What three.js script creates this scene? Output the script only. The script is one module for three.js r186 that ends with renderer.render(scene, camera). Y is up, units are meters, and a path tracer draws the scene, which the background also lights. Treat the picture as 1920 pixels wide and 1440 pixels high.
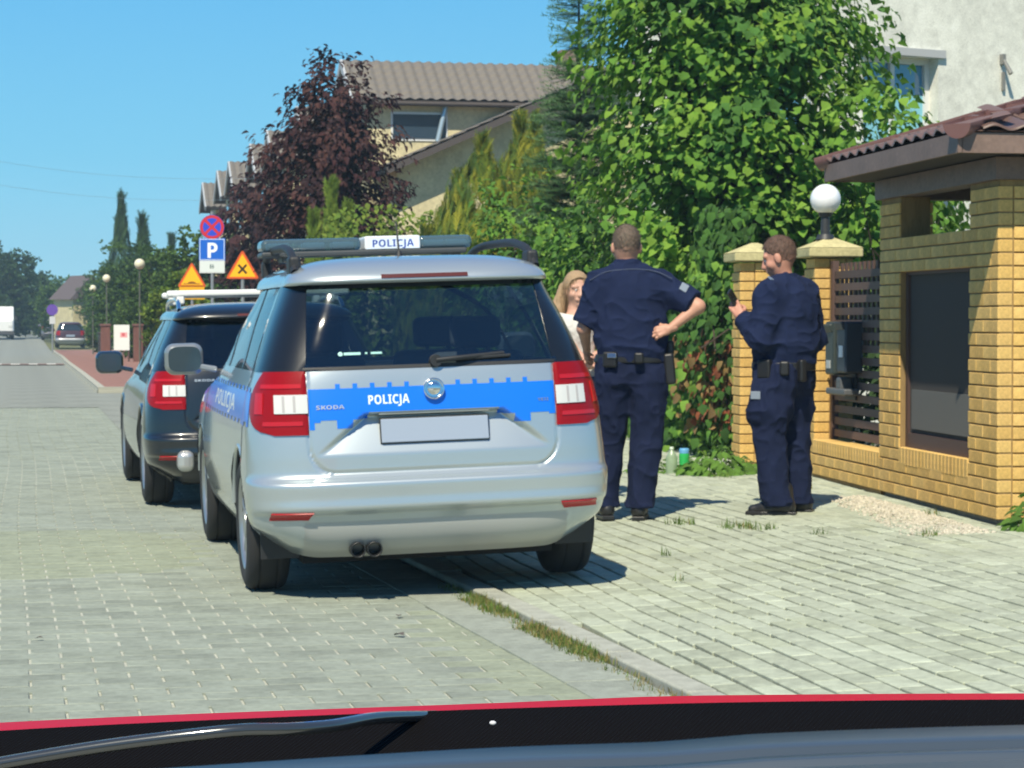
import * as THREE from 'three';
import { mergeGeometries, mergeVertices, toCreasedNormals } from 'three/addons/utils/BufferGeometryUtils.js';
import { RoundedBoxGeometry } from 'three/addons/geometries/RoundedBoxGeometry.js';

// ---------- camera, sky, sun, exposure ----------
const scene = new THREE.Scene();
const camera = new THREE.PerspectiveCamera(19.02, 4 / 3, 0.1, 1500);
camera.position.set(0, 1.35, 0);
camera.focus = 1.6; camera.userData.fStop = 58; // focused on the windscreen, the street behind slightly soft
camera.rotation.set(-0.0279, -0.2129, 0, 'YXZ');
const renderer = new THREE.WebGLRenderer({ antialias: true });
renderer.toneMapping = THREE.LinearToneMapping;
renderer.toneMappingExposure = 1.3;
renderer.shadowMap.enabled = true;
{
  const W = 512, H = 256, d = new Float32Array(W * H * 4);
  const keys = [[0, .31, .585, .70], [4, .18, .495, .70], [10, .095, .375, .69], [30, .056, .175, .43], [90, .036, .105, .28]];
  for (let j = 0; j < H; j++) {
    const el = ((j + .5) / H - .5) * 180, e = Math.max(0, el);
    let k = 0; while (k < keys.length - 2 && e > keys[k + 1][0]) k++;
    const t = Math.min(1, (e - keys[k][0]) / (keys[k + 1][0] - keys[k][0]));
    for (let i = 0; i < W; i++) {
      const o = (j * W + i) * 4;
      for (let c = 0; c < 3; c++) d[o + c] = el < 0 ? [.25, .25, .22][c] : keys[k][c + 1] * (1 - t) + keys[k + 1][c + 1] * t;
      d[o + 3] = 1;
    }
  }
  const t = new THREE.DataTexture(d, W, H, THREE.RGBAFormat, THREE.FloatType);
  t.mapping = THREE.EquirectangularReflectionMapping; t.magFilter = t.minFilter = THREE.LinearFilter; t.needsUpdate = true;
  scene.background = t; scene.environment = t;
}
const sun = new THREE.DirectionalLight(0xfaf1da, 5.0);
sun.position.set(2 - .355 * 40, 40, -12 + .70 * 40); sun.target.position.set(2, 0, -12);
sun.castShadow = true; sun.shadow.mapSize.set(4096, 4096);
Object.assign(sun.shadow.camera, { left: -40, right: 40, top: 60, bottom: -60, near: 1, far: 200 });
scene.add(sun, sun.target);

// ---------- helpers ----------
const V = (x = 0, y = 0, z = 0) => new THREE.Vector3(x, y, z);
function rng(s) { return () => { s |= 0; s = s + 0x6D2B79F5 | 0; let t = Math.imul(s ^ s >>> 15, 1 | s); t = t + Math.imul(t ^ t >>> 7, 61 | t) ^ t; return ((t ^ t >>> 14) >>> 0) / 4294967296; }; }
const clamp = (x, a, b) => Math.min(b, Math.max(a, x)), lerp = (a, b, t) => a + (b - a) * t;
const sstep = (a, b, x) => { const t = clamp((x - a) / (b - a), 0, 1); return t * t * (3 - 2 * t); };
function curve(...pts) { // monotone-ish smooth interpolation through [x, y] pairs
  return (x) => {
    if (x <= pts[0][0]) return pts[0][1];
    const n = pts.length; if (x >= pts[n - 1][0]) return pts[n - 1][1];
    let i = 0; while (x > pts[i + 1][0]) i++;
    const m = (k) => { if (k <= 0 || k >= n - 1) return 0; const a = (pts[k][1] - pts[k - 1][1]) / (pts[k][0] - pts[k - 1][0]), b = (pts[k + 1][1] - pts[k][1]) / (pts[k + 1][0] - pts[k][0]); return a * b <= 0 ? 0 : 2 * a * b / (a + b); };
    const h = pts[i + 1][0] - pts[i][0], t = (x - pts[i][0]) / h, t2 = t * t, t3 = t2 * t;
    const d = (pts[i + 1][1] - pts[i][1]) / h, m0 = i === 0 ? d : m(i), m1 = i + 2 === n ? d : m(i + 1);
    return (2 * t3 - 3 * t2 + 1) * pts[i][1] + (t3 - 2 * t2 + t) * h * m0 + (3 * t2 - 2 * t3) * pts[i + 1][1] + (t3 - t2) * h * m1;
  };
}
function hash3(x, y, z) { let h = Math.imul(x, 374761393) ^ Math.imul(y, 668265263) ^ Math.imul(z, 2147483647 - 1013); h = Math.imul(h ^ h >>> 13, 1274126177); return ((h ^ h >>> 16) >>> 0) / 4294967296; }
function vnoise(x, y, z) {
  const X = Math.floor(x), Y = Math.floor(y), Z = Math.floor(z), f = (t) => t * t * (3 - 2 * t), u = f(x - X), v = f(y - Y), w = f(z - Z), L = lerp;
  return L(L(L(hash3(X, Y, Z), hash3(X + 1, Y, Z), u), L(hash3(X, Y + 1, Z), hash3(X + 1, Y + 1, Z), u), v), L(L(hash3(X, Y, Z + 1), hash3(X + 1, Y, Z + 1), u), L(hash3(X, Y + 1, Z + 1), hash3(X + 1, Y + 1, Z + 1), u), v), w);
}
const used = {};
function numbered(n) { if (used[n] === undefined) { used[n] = 0; return n; } used[n]++; return n + '_' + String(used[n]).padStart(3, '0'); }
function tag(o, label, category, group, kind) { if (label) o.userData.label = label; if (category) o.userData.category = category; if (group) o.userData.group = group; if (kind) o.userData.kind = kind; return o; }
function thing(name, label, category, pos = [0, 0, 0], turn = 0, group) { const o = new THREE.Group(); o.name = numbered(name); o.position.set(...pos); o.rotation.y = turn; scene.add(o); return tag(o, label, category, group); }
function obj(name, geo, mat, parent = scene) {
  const g = Array.isArray(geo) ? merge(geo) : geo, m = new THREE.Mesh(g, mat);
  m.name = parent === scene ? numbered(name) : name; m.castShadow = m.receiveShadow = true; parent.add(m); return m;
}
function many(name, list, mat, parent) { return list.map((g) => { const m = obj(name, g, mat, parent); m.name = kidName(parent, name); return m; }); }
function kidName(parent, name) { parent.userData.__n ||= {}; const k = parent.userData.__n[name] = (parent.userData.__n[name] ?? -1) + 1; return k ? name + '_' + String(k).padStart(3, '0') : name; }
function struct(name, geo, mat) { return tag(obj(name, geo, mat), null, null, null, 'structure'); }
function merge(list) { const l = list.map((g) => { const q = g.index ? g.toNonIndexed() : g; const r = new THREE.BufferGeometry(); for (const k of ['position', 'normal', 'uv']) if (q.attributes[k]) r.setAttribute(k, q.attributes[k]); if (!r.attributes.normal) r.computeVertexNormals(); if (!r.attributes.uv) r.setAttribute('uv', new THREE.BufferAttribute(new Float32Array(r.attributes.position.count * 2), 2)); return r; }); return mergeGeometries(l); }
const M4 = (x, y, z, rx = 0, ry = 0, rz = 0, sx = 1, sy = 1, sz = 1) => new THREE.Matrix4().compose(V(x, y, z), new THREE.Quaternion().setFromEuler(new THREE.Euler(rx, ry, rz, 'YXZ')), V(sx, sy, sz));
const bx = (w, h, d, x = 0, y = 0, z = 0, rx = 0, ry = 0, rz = 0) => new THREE.BoxGeometry(w, h, d).applyMatrix4(M4(x, y, z, rx, ry, rz));
const rb = (w, h, d, r, x = 0, y = 0, z = 0, rx = 0, ry = 0, rz = 0, seg = 2) => new RoundedBoxGeometry(w, h, d, seg, r).applyMatrix4(M4(x, y, z, rx, ry, rz));
const cyl = (r0, r1, h, n, x = 0, y = 0, z = 0, rx = 0, ry = 0, rz = 0) => new THREE.CylinderGeometry(r0, r1, h, n).applyMatrix4(M4(x, y, z, rx, ry, rz));
const sph = (r, x = 0, y = 0, z = 0, sx = 1, sy = 1, sz = 1, n = 20) => new THREE.SphereGeometry(r, n, Math.round(n * .7)).applyMatrix4(M4(x, y, z, 0, 0, 0, sx, sy, sz));
const tube = (pts, r, n = 24, k = 8) => new THREE.TubeGeometry(new THREE.CatmullRomCurve3(pts.map((p) => V(...p))), n, r, k);
function extrude(pts, depth, bevel = 0) { const s = new THREE.Shape(pts.map((p) => new THREE.Vector2(...p))); return new THREE.ExtrudeGeometry(s, { depth, bevelEnabled: bevel > 0, bevelThickness: bevel, bevelSize: bevel, bevelSegments: 2, steps: 1, curveSegments: 12 }); }
function rod(a, b, r0, r1 = r0, n = 8) { const A = V(...a), B = V(...b), d = B.clone().sub(A), g = new THREE.CylinderGeometry(r1, r0, d.length(), n); g.applyQuaternion(new THREE.Quaternion().setFromUnitVectors(V(0, 1, 0), d.normalize())); g.translate((a[0] + b[0]) / 2, (a[1] + b[1]) / 2, (a[2] + b[2]) / 2); return g; }
function tex(w, h, f, srgb = true) { // f(u, v) -> [r, g, b] 0..1 ; tiles if f does
  const d = new Uint8Array(w * h * 4); for (let j = 0; j < h; j++) for (let i = 0; i < w; i++) { const c = f((i + .5) / w, (j + .5) / h), o = (j * w + i) * 4; for (let k = 0; k < 3; k++) d[o + k] = clamp(Math.round(c[k] * 255), 0, 255); d[o + 3] = 255; }
  const t = new THREE.DataTexture(d, w, h); t.wrapS = t.wrapT = THREE.RepeatWrapping; t.magFilter = t.minFilter = THREE.LinearFilter; if (srgb) t.colorSpace = THREE.SRGBColorSpace; t.needsUpdate = true; return t;
}
function tnoise(u, v, n, s) { // tiling value noise with n cells
  const x = u * n, y = v * n, X = Math.floor(x), Y = Math.floor(y), f = (t) => t * t * (3 - 2 * t), a = f(x - X), b = f(y - Y), m = (k) => ((k % n) + n) % n;
  return lerp(lerp(hash3(m(X), m(Y), s), hash3(m(X + 1), m(Y), s), a), lerp(hash3(m(X), m(Y + 1), s), hash3(m(X + 1), m(Y + 1), s), a), b);
}
const fbm = (u, v, n, s, oct = 5) => { let r = 0, a = .5, w = 0; for (let i = 0; i < oct; i++) { r += a * tnoise(u, v, n << i, s + i); w += a; a *= .55; } return r / w; };
const grainMap = tex(512, 512, (u, v) => { const b = .8 + .2 * (fbm(u, v, 4, 3) * 1.1 - .05), g = b + (hash3(u * 512 | 0, v * 512 | 0, 9) - .5) * .13 + (fbm(u, v, 32, 21, 3) - .5) * .16; return [g, g, g * .985]; });
const bumpMap = tex(512, 512, (u, v) => { const g = fbm(u, v, 16, 40, 5) * .7 + hash3(u * 512 | 0, v * 512 | 0, 5) * .3; return [g, g, g]; }, false);
const std = (r, g, b, rough = .8, o = {}) => { const m = new THREE.MeshStandardMaterial({ roughness: rough, ...o }); m.color.setRGB(r, g, b); return m; };
const phys = (r, g, b, rough = .5, o = {}) => { const m = new THREE.MeshPhysicalMaterial({ roughness: rough, ...o }); m.color.setRGB(r, g, b); return m; };
const rep = (t, n) => { const c = t.clone(); c.repeat.set(n, n); c.needsUpdate = true; return c; };
function uvXZ(g, s = 1, o = 0) { const p = g.attributes.position, u = new Float32Array(p.count * 2); for (let i = 0; i < p.count; i++) { u[i * 2] = p.getX(i) * s + p.getY(i) * .7 + o; u[i * 2 + 1] = p.getZ(i) * s + p.getY(i) * .7; } g.setAttribute('uv', new THREE.BufferAttribute(u, 2)); return g; }
function uvBox(g, s = 1) { const p = g.attributes.position, n = g.attributes.normal, u = new Float32Array(p.count * 2); for (let i = 0; i < p.count; i++) { const ax = Math.abs(n.getX(i)), ay = Math.abs(n.getY(i)), az = Math.abs(n.getZ(i)), x = p.getX(i), y = p.getY(i), z = p.getZ(i); const [a, b] = ay > ax && ay > az ? [x, z] : ax > az ? [z, y] : [x, y]; u[i * 2] = a * s; u[i * 2 + 1] = b * s; } g.setAttribute('uv', new THREE.BufferAttribute(u, 2)); return g; }
function geoOf(pos, idx, uv) { const g = new THREE.BufferGeometry(); g.setAttribute('position', new THREE.BufferAttribute(new Float32Array(pos), 3)); if (uv) g.setAttribute('uv', new THREE.BufferAttribute(new Float32Array(uv), 2)); g.setIndex(idx); g.computeVertexNormals(); return g; }
// ---------- terrain, road, pavement ----------
const dip = (z) => -0.42 * Math.exp(-(((z + 125) / 42) ** 2)) * sstep(-50, -80, z);
const kerbX = (z) => z > -26 ? 2.184 + (z + 10.96) * .0443 : 1.55;
const paveY = (x, z) => .024 + .034 * Math.max(0, x - kerbX(z) - .12);
function sheet(x0, x1, z0, z1, nx, nz, yf, uvs = .5) { // x0/x1 may be functions of z
  const pos = [], uv = [], idx = [], fx = (f, z) => typeof f === 'function' ? f(z) : f;
  for (let j = 0; j <= nz; j++) for (let i = 0; i <= nx; i++) { const z = lerp(z0, z1, j / nz), x = lerp(fx(x0, z), fx(x1, z), i / nx); pos.push(x, yf(x, z), z); uv.push(x * uvs, z * uvs); }
  for (let j = 0; j < nz; j++) for (let i = 0; i < nx; i++) { const a = j * (nx + 1) + i, b = a + 1, c = a + nx + 1, d = c + 1; idx.push(a, b, d, a, d, c); }
  const g = geoOf(pos, idx, uv); if (g.attributes.normal.getY(0) < 0) { for (let i = 0; i < idx.length; i += 3) [idx[i], idx[i + 1]] = [idx[i + 1], idx[i]]; g.setIndex(idx); g.computeVertexNormals(); } return g;
}
const matSoil = std(.16, .17, .07, .95, { map: rep(grainMap, 1), bumpMap, bumpScale: .01 });
struct('ground', sheet(-120, 150, 60, -300, 30, 120, (x, z) => -.06 + dip(z) - .002, .4), matSoil);
const sandMat = std(.52, .53, .46, .95, { map: rep(grainMap, 2) });
const darkSand = std(.19, .185, .145, .95, { map: rep(grainMap, 2) });
const asphaltFar = std(.285, .30, .27, .9, { map: rep(grainMap, 1), bumpMap, bumpScale: .002 });
const road = struct('road', sheet(-4.2, (z) => kerbX(z) - .32, 14, -36, 4, 60, () => -.0065), sandMat);
struct('far_road', sheet(-4.2, (z) => 1.46 + sstep(-60, -115, z) * .45, -36, -230, 4, 120, (x, z) => dip(z) + .001), asphaltFar);
struct('side_road', sheet(1.24, 30, -26, -43, 6, 6, () => .0005), asphaltFar);

function paverGeo(w, h, d, ch, uo) { // low chamfered block, top at y = 0, no underside
  const a = w / 2, b = d / 2, c = ch, P = [[-a + c, 0, -b + c], [a - c, 0, -b + c], [a - c, 0, b - c], [-a + c, 0, b - c], [-a, -c, -b], [a, -c, -b], [a, -c, b], [-a, -c, b], [-a, -h, -b], [a, -h, -b], [a, -h, b], [-a, -h, b]];
  const q = [[0, 3, 2, 1], [0, 1, 5, 4], [1, 2, 6, 5], [2, 3, 7, 6], [3, 0, 4, 7], [4, 5, 9, 8], [5, 6, 10, 9], [6, 7, 11, 10], [7, 4, 8, 11]], pos = [];
  for (const f of q) for (const k of [0, 1, 2, 0, 2, 3]) pos.push(...P[f[k]]);
  const g = new THREE.BufferGeometry(); g.setAttribute('position', new THREE.BufferAttribute(new Float32Array(pos), 3)); g.computeVertexNormals(); return uvXZ(g, 1, uo);
}
const scoreNear = (x, z) => Math.hypot(x - .9, z);
function layPavers(parent, spots, geos, mats, name) { // nearest 300 visible ones singly, the rest joined
  spots.sort((p, q) => p.s - q.s);
  spots.slice(0, 300).forEach((p) => { const m = obj(name, geos[p.k % geos.length], mats[p.m], parent); m.name = kidName(parent, name); m.position.set(p.x, p.y, p.z); m.rotation.set(p.rx || 0, 0, p.rz || 0); });
  const by = {}; spots.slice(300).forEach((p) => (by[p.m] ||= []).push(p));
  for (const k in by) {
    const src = geos.map((g) => g), cnt = src[0].attributes.position.count, n = by[k].length, pos = new Float32Array(n * cnt * 3), nor = new Float32Array(n * cnt * 3), uv = new Float32Array(n * cnt * 2), m = new THREE.Matrix4(), v = V(0, 0, 0);
    by[k].forEach((p, i) => { const g = src[p.k % src.length], P = g.attributes.position, N = g.attributes.normal; m.copy(M4(p.x, p.y, p.z, p.rx || 0, 0, p.rz || 0)); for (let j = 0; j < cnt; j++) { v.fromBufferAttribute(P, j).applyMatrix4(m); v.toArray(pos, (i * cnt + j) * 3); v.fromBufferAttribute(N, j).transformDirection(m); v.toArray(nor, (i * cnt + j) * 3); uv[(i * cnt + j) * 2] = g.attributes.uv.getX(j) + p.x; uv[(i * cnt + j) * 2 + 1] = g.attributes.uv.getY(j) + p.z; } });
    const g = new THREE.BufferGeometry(); g.setAttribute('position', new THREE.BufferAttribute(pos, 3)); g.setAttribute('normal', new THREE.BufferAttribute(nor, 3)); g.setAttribute('uv', new THREE.BufferAttribute(uv, 2));
    const o = obj(name + 's_beyond', g, mats[k], parent); o.name = kidName(parent, name + 's_beyond'); o.userData.kind = 'stuff';
  }
}
const inView = (x, z) => { const c = Math.cos(.2129), s = Math.sin(.2129), d = -z * c + x * s, l = x * c + z * s; return d > 6.5 && Math.abs(l / d) < .24; };
{
  const r = rng(11), PW = .245, PD = .145, geos = [0, 1, 2, 3, 4, 5].map((k) => paverGeo(PW - .011, .02, PD - .006, .0025, k * .37));
  const tone = (t, y) => std(.32 * t, .355 * t, (.302 - y) * t, .9, { map: rep(grainMap, 1.3), bumpMap: rep(bumpMap, 3), bumpScale: .0012 });
  const mats = [tone(1, 0), tone(.93, .005), tone(1.06, .004), tone(.87, .0), tone(1, .035)];
  const spots = [];
  for (let j = 0; j < 205; j++) { const z = -6.2 - j * PD; for (let i = -9; i < 20; i++) {
    const x = -1.2 + i * PW + (j % 2) * PW / 2 + .02 * Math.sin(z * .5); if (x - PW / 2 > kerbX(z) - .33) continue;
    const t = vnoise(x * .35 + 5, 3, z * .22), y0 = (vnoise(x * .6, 1, z * .5) - .5) * .008;
    spots.push({ x, z, y: y0 + (r() - .5) * .003, k: r() * 6 | 0, m: t > .66 ? 4 : r() < .6 ? 0 : 1 + (r() * 3 | 0), rx: (r() - .5) * .012, rz: (r() - .5) * .012, s: inView(x, z) ? scoreNear(x, z) : 1e3 + scoreNear(x, z) });
  } }
  layPavers(road, spots, geos, mats, 'paver');
}
// gutter slabs, kerb, pavement
const slabMat = std(.345, .375, .325, .88, { map: rep(grainMap, .9), bumpMap: rep(bumpMap, 2), bumpScale: .001 });
const kerbMat = std(.42, .43, .375, .88, { map: rep(grainMap, .8), bumpMap: rep(bumpMap, 2), bumpScale: .001 });
const kerbTurn = Math.atan(.0443);
{
  const gut = tag(new THREE.Group(), null, null, null, 'structure'); gut.name = 'gutter'; scene.add(gut);
  const kb = tag(new THREE.Group(), null, null, null, 'structure'); kb.name = 'kerb'; scene.add(kb);
  const gs = uvXZ(new RoundedBoxGeometry(.29, .1, .49, 1, .006), 1, .2), ks = uvXZ(new RoundedBoxGeometry(.12, .2, .985, 2, .012), 1, .6);
  for (let i = 0; i < 40; i++) { const z = -5 - i * .5; const m = obj('slab', gs, slabMat, gut); m.name = kidName(gut, 'slab'); m.position.set(kerbX(z) - .175, -.042 + (hash3(i, 2, 1) - .5) * .004, z); m.rotation.y = kerbTurn; }
  for (let i = 0; i < 20; i++) { const z = -5.3 - i * 1; const m = obj('kerb_stone', ks, kerbMat, kb); m.name = kidName(kb, 'kerb_stone'); m.position.set(kerbX(z) + .06, -.069 + (hash3(i, 7, 1) - .5) * .006, z); m.rotation.y = kerbTurn; }
}
const pavement = struct('pavement', sheet((z) => kerbX(z) + .118, 9, 0, -26, 8, 40, (x, z) => paveY(x, z) - .022), darkSand);
{
  const r = rng(23), PW = .118, PL = .235, geos = [0, 1, 2, 3, 4, 5].map((k) => paverGeo(PW - .016, .045, PL - .003, .004, k * .41));
  const tone = (t, y) => std(.475 * t, .515 * t, (.41 - y) * t, .9, { map: rep(grainMap, 1.1), bumpMap: rep(bumpMap, 3), bumpScale: .0014 });
  const mats = [tone(1, 0), tone(.92, .004), tone(1.07, .0), tone(.97, .02), tone(.88, .01)];
  const spots = [];
  for (let i = 0; i < 41; i++) for (let j = 0; j < 88; j++) {
    const z = -5.6 - j * PL - (i % 2) * PL / 2, w = .018 * Math.sin(z * .9 + i * .15) + .012 * Math.sin(z * 2.3 + i * .4), x = 2.15 + i * PW + w + (z + 8) * .004;
    if (x - PW / 2 < kerbX(z) + .055 || x > 6.4) continue;
    const und = (vnoise(x * 1.1, 2, z * .8) - .5) * .018 * sstep(0, .4, x - kerbX(z) - .12);
    spots.push({ x, z, y: paveY(x, z) + und + (r() - .5) * .004, k: r() * 6 | 0, m: r() < .5 ? 0 : 1 + (r() * 4 | 0), rx: (r() - .5) * .02, rz: .033 + (r() - .5) * .02, s: inView(x, z) ? scoreNear(x, z) : 1e3 + scoreNear(x, z) });
  }
  layPavers(pavement, spots, geos, mats, 'paver');
}
// far pavement of red blocks with its pale kerb and grass edge
const redMat = std(.33, .165, .13, .92, { map: rep(grainMap, 1), bumpMap, bumpScale: .002 });
struct('red_pavement', sheet((z) => 1.6 + sstep(-60, -115, z) * .45, 7, -43.5, -130, 6, 60, (x, z) => dip(z) + .1), redMat);
struct('far_kerb', [sheet((z) => 1.46 + sstep(-60, -115, z) * .45, (z) => 1.6 + sstep(-60, -115, z) * .45, -43, -130, 2, 60, (x, z) => dip(z) + .108), bx(7, .12, .25, 4.97, .05, -43.1), sheet((z) => 1.45 + sstep(-60, -115, z) * .45, (z) => 1.47 + sstep(-60, -115, z) * .45, -43, -130, 1, 60, (x, z) => dip(z) + (x > 1.46 + sstep(-60, -115, z) * .45 ? .107 : -.02))], std(.46, .45, .38, .9, { map: rep(grainMap, 1) }));
{
  const hump = struct('road_marking', sheet(-4.1, 1.5, -74, -77, 4, 3, (x, z) => dip(z) + .03), std(.30, .2, .17, .9, { map: grainMap }));
  const w = std(.62, .6, .55, .8); for (let i = 0; i < 9; i++) obj('white_mark', bx(.28, .012, 1.1, -3.4 + i * .56, dip(-74.6) + .035, -74.7), w, hump).name = kidName(hump, 'white_mark');
}
// ---------- cars: horizontal slices lofted into one skin, split into panels ----------
function slice(P, y) { // right half outline from rear centre to front centre: [[x, z], ...] with P.N stations
  const hw = P.hw(y), zr = P.zr(y), zf = P.zf(y), out = [], { Dr, nr, Df, nf } = P;
  const [NA, NB, NS, NF] = P.N;
  const th0 = Math.asin(Math.pow(.9, nr / 2));
  for (let i = 0; i <= NA; i++) { const q = .9 * i / NA, sn = Math.pow(q, nr / 2), c = Math.sqrt(1 - sn * sn); out.push([hw * q, zr - Dr + Dr * Math.pow(c, 2 / nr)]); }
  for (let i = 1; i <= NB; i++) { const t = lerp(th0, Math.PI / 2, i / NB); out.push([hw * Math.pow(Math.sin(t), 2 / nr), zr - Dr + Dr * Math.pow(Math.max(0, Math.cos(t)), 2 / nr)]); }
  for (let i = 1; i < NS; i++) { const t = i / NS; out.push([hw * (1 - .012 * (1 - Math.sin(Math.PI * Math.min(1, t * 1.1)))), lerp(zr - Dr, zf + Df, t)]); }
  for (let i = 0; i <= NF; i++) { const t = Math.PI / 2 * (1 - i / NF); out.push([hw * .988 * Math.pow(Math.sin(t), 2 / nf), zf + Df - Df * Math.pow(Math.cos(t), 2 / nf)]); }
  return out;
}
function surf(P, a, y, off = 0) { // point at signed arc length a from the rear centre at height y, moved out by off
  const pt = (a, y) => { const o = slice(P, y); let L = 0, s = Math.abs(a), k = 1, x, z; for (; k < o.length; k++) { const d = Math.hypot(o[k][0] - o[k - 1][0], o[k][1] - o[k - 1][1]); if (L + d >= s || k === o.length - 1) { const t = d ? (s - L) / d : 0; x = lerp(o[k - 1][0], o[k][0], t); z = lerp(o[k - 1][1], o[k][1], t); break; } L += d; } const X = Math.sign(a || 1) * x; return V(X, y + (P.lift ? P.lift(X, y, z) : 0), z + (P.bump ? P.bump(X, y, z) : 0)); };
  const p = pt(a, y); if (!off) return p;
  const e = .006, ta = pt(a + e, y).sub(pt(a - e, y)), ty = pt(a, y + e).sub(pt(a, y - e)), n = ta.cross(ty).normalize();
  return p.addScaledVector(n, off);
}
function patch(P, y0, y1, left, right, off, nu = 16, nv = 14, skirt = .012) { // panel lying on the skin between left(y) and right(y), with a turned-in rim
  const pos = [], uv = [], idx = [], W = nu + 3;
  for (let j = -1; j <= nv + 1; j++) for (let i = -1; i <= nu + 1; i++) {
    const jj = clamp(j, 0, nv), ii = clamp(i, 0, nu), y = lerp(y0, y1, jj / nv), a = lerp(left(y), right(y), ii / nu), rim = j < 0 || j > nv || i < 0 || i > nu;
    const p = surf(P, a, y, rim ? off - skirt : off); pos.push(p.x, p.y, p.z); uv.push(ii / nu, jj / nv);
  }
  for (let j = 0; j < nv + 2; j++) for (let i = 0; i < nu + 2; i++) { const a = j * W + i, b = a + 1, c = a + W, d = c + 1; idx.push(a, b, d, a, d, c); }
  return toCreasedNormals(geoOf(pos, idx, uv), 1.0);
}
function loft(P, rows, cls, names) { // -> { part: geometry }
  const K = slice(P, rows[0]).length, M = 2 * K - 1, pos = new Float32Array(rows.length * M * 3), uv = new Float32Array(rows.length * M * 2);
  rows.forEach((y, j) => { const o = slice(P, y); for (let i = 0; i < M; i++) { const k = i - K + 1, s = o[Math.abs(k)], x = s[0] * Math.sign(k); const t = (j * M + i) * 3; pos[t] = x; pos[t + 1] = y + (P.lift ? P.lift(x, y, s[1]) : 0); pos[t + 2] = s[1] + (P.bump ? P.bump(x, y, s[1]) : 0); uv[(j * M + i) * 2] = i / M * 6; uv[(j * M + i) * 2 + 1] = y; } });
  const idx = [], per = names.map(() => []);
  for (const [cz, cy, R] of P.arches || []) for (let v = 0; v < pos.length; v += 3) { if (Math.abs(pos[v]) < .6) continue; const dy = pos[v + 1] - cy, dz = pos[v + 2] - cz, r = Math.hypot(dy, dz); if (r < R && r > R - .035) { pos[v + 1] = cy + dy / r * R; pos[v + 2] = cz + dz / r * R; } }
  for (let j = 0; j < rows.length - 1; j++) for (let i = 0; i < M - 1; i++) {
    const a = j * M + i, q = [a, a + 1, a + M + 1, a + M], cx = q.reduce((s, k) => s + pos[k * 3] / 4, 0), cy = q.reduce((s, k) => s + pos[k * 3 + 1] / 4, 0), cz = q.reduce((s, k) => s + pos[k * 3 + 2] / 4, 0);
    const t = [q[0], q[1], q[2], q[0], q[2], q[3]]; idx.push(...t);
    if ((P.arches || []).some(([az, ay, R]) => Math.abs(cx) > .6 && Math.hypot(cz - az, cy - ay) < R - .004)) continue;
    const c = cls(cx, cy, cz); if (c >= 0) per[c].push(...t);
  }
  const g = new THREE.BufferGeometry(); g.setAttribute('position', new THREE.BufferAttribute(pos, 3)); g.setIndex(idx); g.computeVertexNormals();
  const out = {};
  names.forEach((n, k) => {
    const map = new Map(), pp = [], nn = [], uu = [], ii = [];
    for (const v of per[k]) { if (!map.has(v)) { map.set(v, map.size); for (let c = 0; c < 3; c++) { pp.push(pos[v * 3 + c]); nn.push(g.attributes.normal.array[v * 3 + c]); } uu.push(uv[v * 2], uv[v * 2 + 1]); } ii.push(map.get(v)); }
    const q = new THREE.BufferGeometry(); q.setAttribute('position', new THREE.BufferAttribute(new Float32Array(pp), 3)); q.setAttribute('normal', new THREE.BufferAttribute(new Float32Array(nn), 3)); q.setAttribute('uv', new THREE.BufferAttribute(new Float32Array(uu), 2)); q.setIndex(ii); out[n] = q;
  });
  return out;
}
const lin = (a, b, n) => Array.from({ length: n + 1 }, (_, i) => lerp(a, b, i / n));
const M = {
  silver: phys(.47, .525, .55, .31, { metalness: .6, clearcoat: 1, clearcoatRoughness: .06 }),
  silverDusty: phys(.42, .43, .42, .5, { metalness: .25, clearcoat: .35, clearcoatRoughness: .3 }),
  black: phys(.006, .009, .014, .3, { clearcoat: 1, clearcoatRoughness: .05 }),
  blackDusty: std(.05, .05, .052, .55),
  wine: phys(.05, .012, .016, .35, { clearcoat: 1, clearcoatRoughness: .1 }),
  glass: phys(.34, .43, .45, .03, { transmission: 1, thickness: 0, ior: 1.95 }),
  darkGlass: phys(.018, .026, .032, .05, { clearcoat: 1, clearcoatRoughness: .03 }),
  trim: std(.018, .019, .022, .55), rubber: std(.022, .022, .023, .85, { bumpMap: rep(bumpMap, 4), bumpScale: .001 }), under: std(.01, .01, .011, .9),
  cloth: std(.06, .07, .08, .9), rim: phys(.42, .43, .44, .35, { metalness: .8 }), chrome: std(.8, .8, .82, .12, { metalness: 1 }),
  red: phys(.25, .002, .004, .3, { specularIntensity: .5, clearcoat: .12, clearcoatRoughness: .06 }), redBright: phys(.44, .006, .01, .25, { clearcoat: .3 }), clearLens: phys(.62, .62, .6, .2, { clearcoat: 1, clearcoatRoughness: .05 }),
  white: std(.8, .8, .8, .4), plate: std(.28, .335, .43, .5), blue: phys(.005, .14, .72, .35, { clearcoat: .5 }),
};
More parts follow.
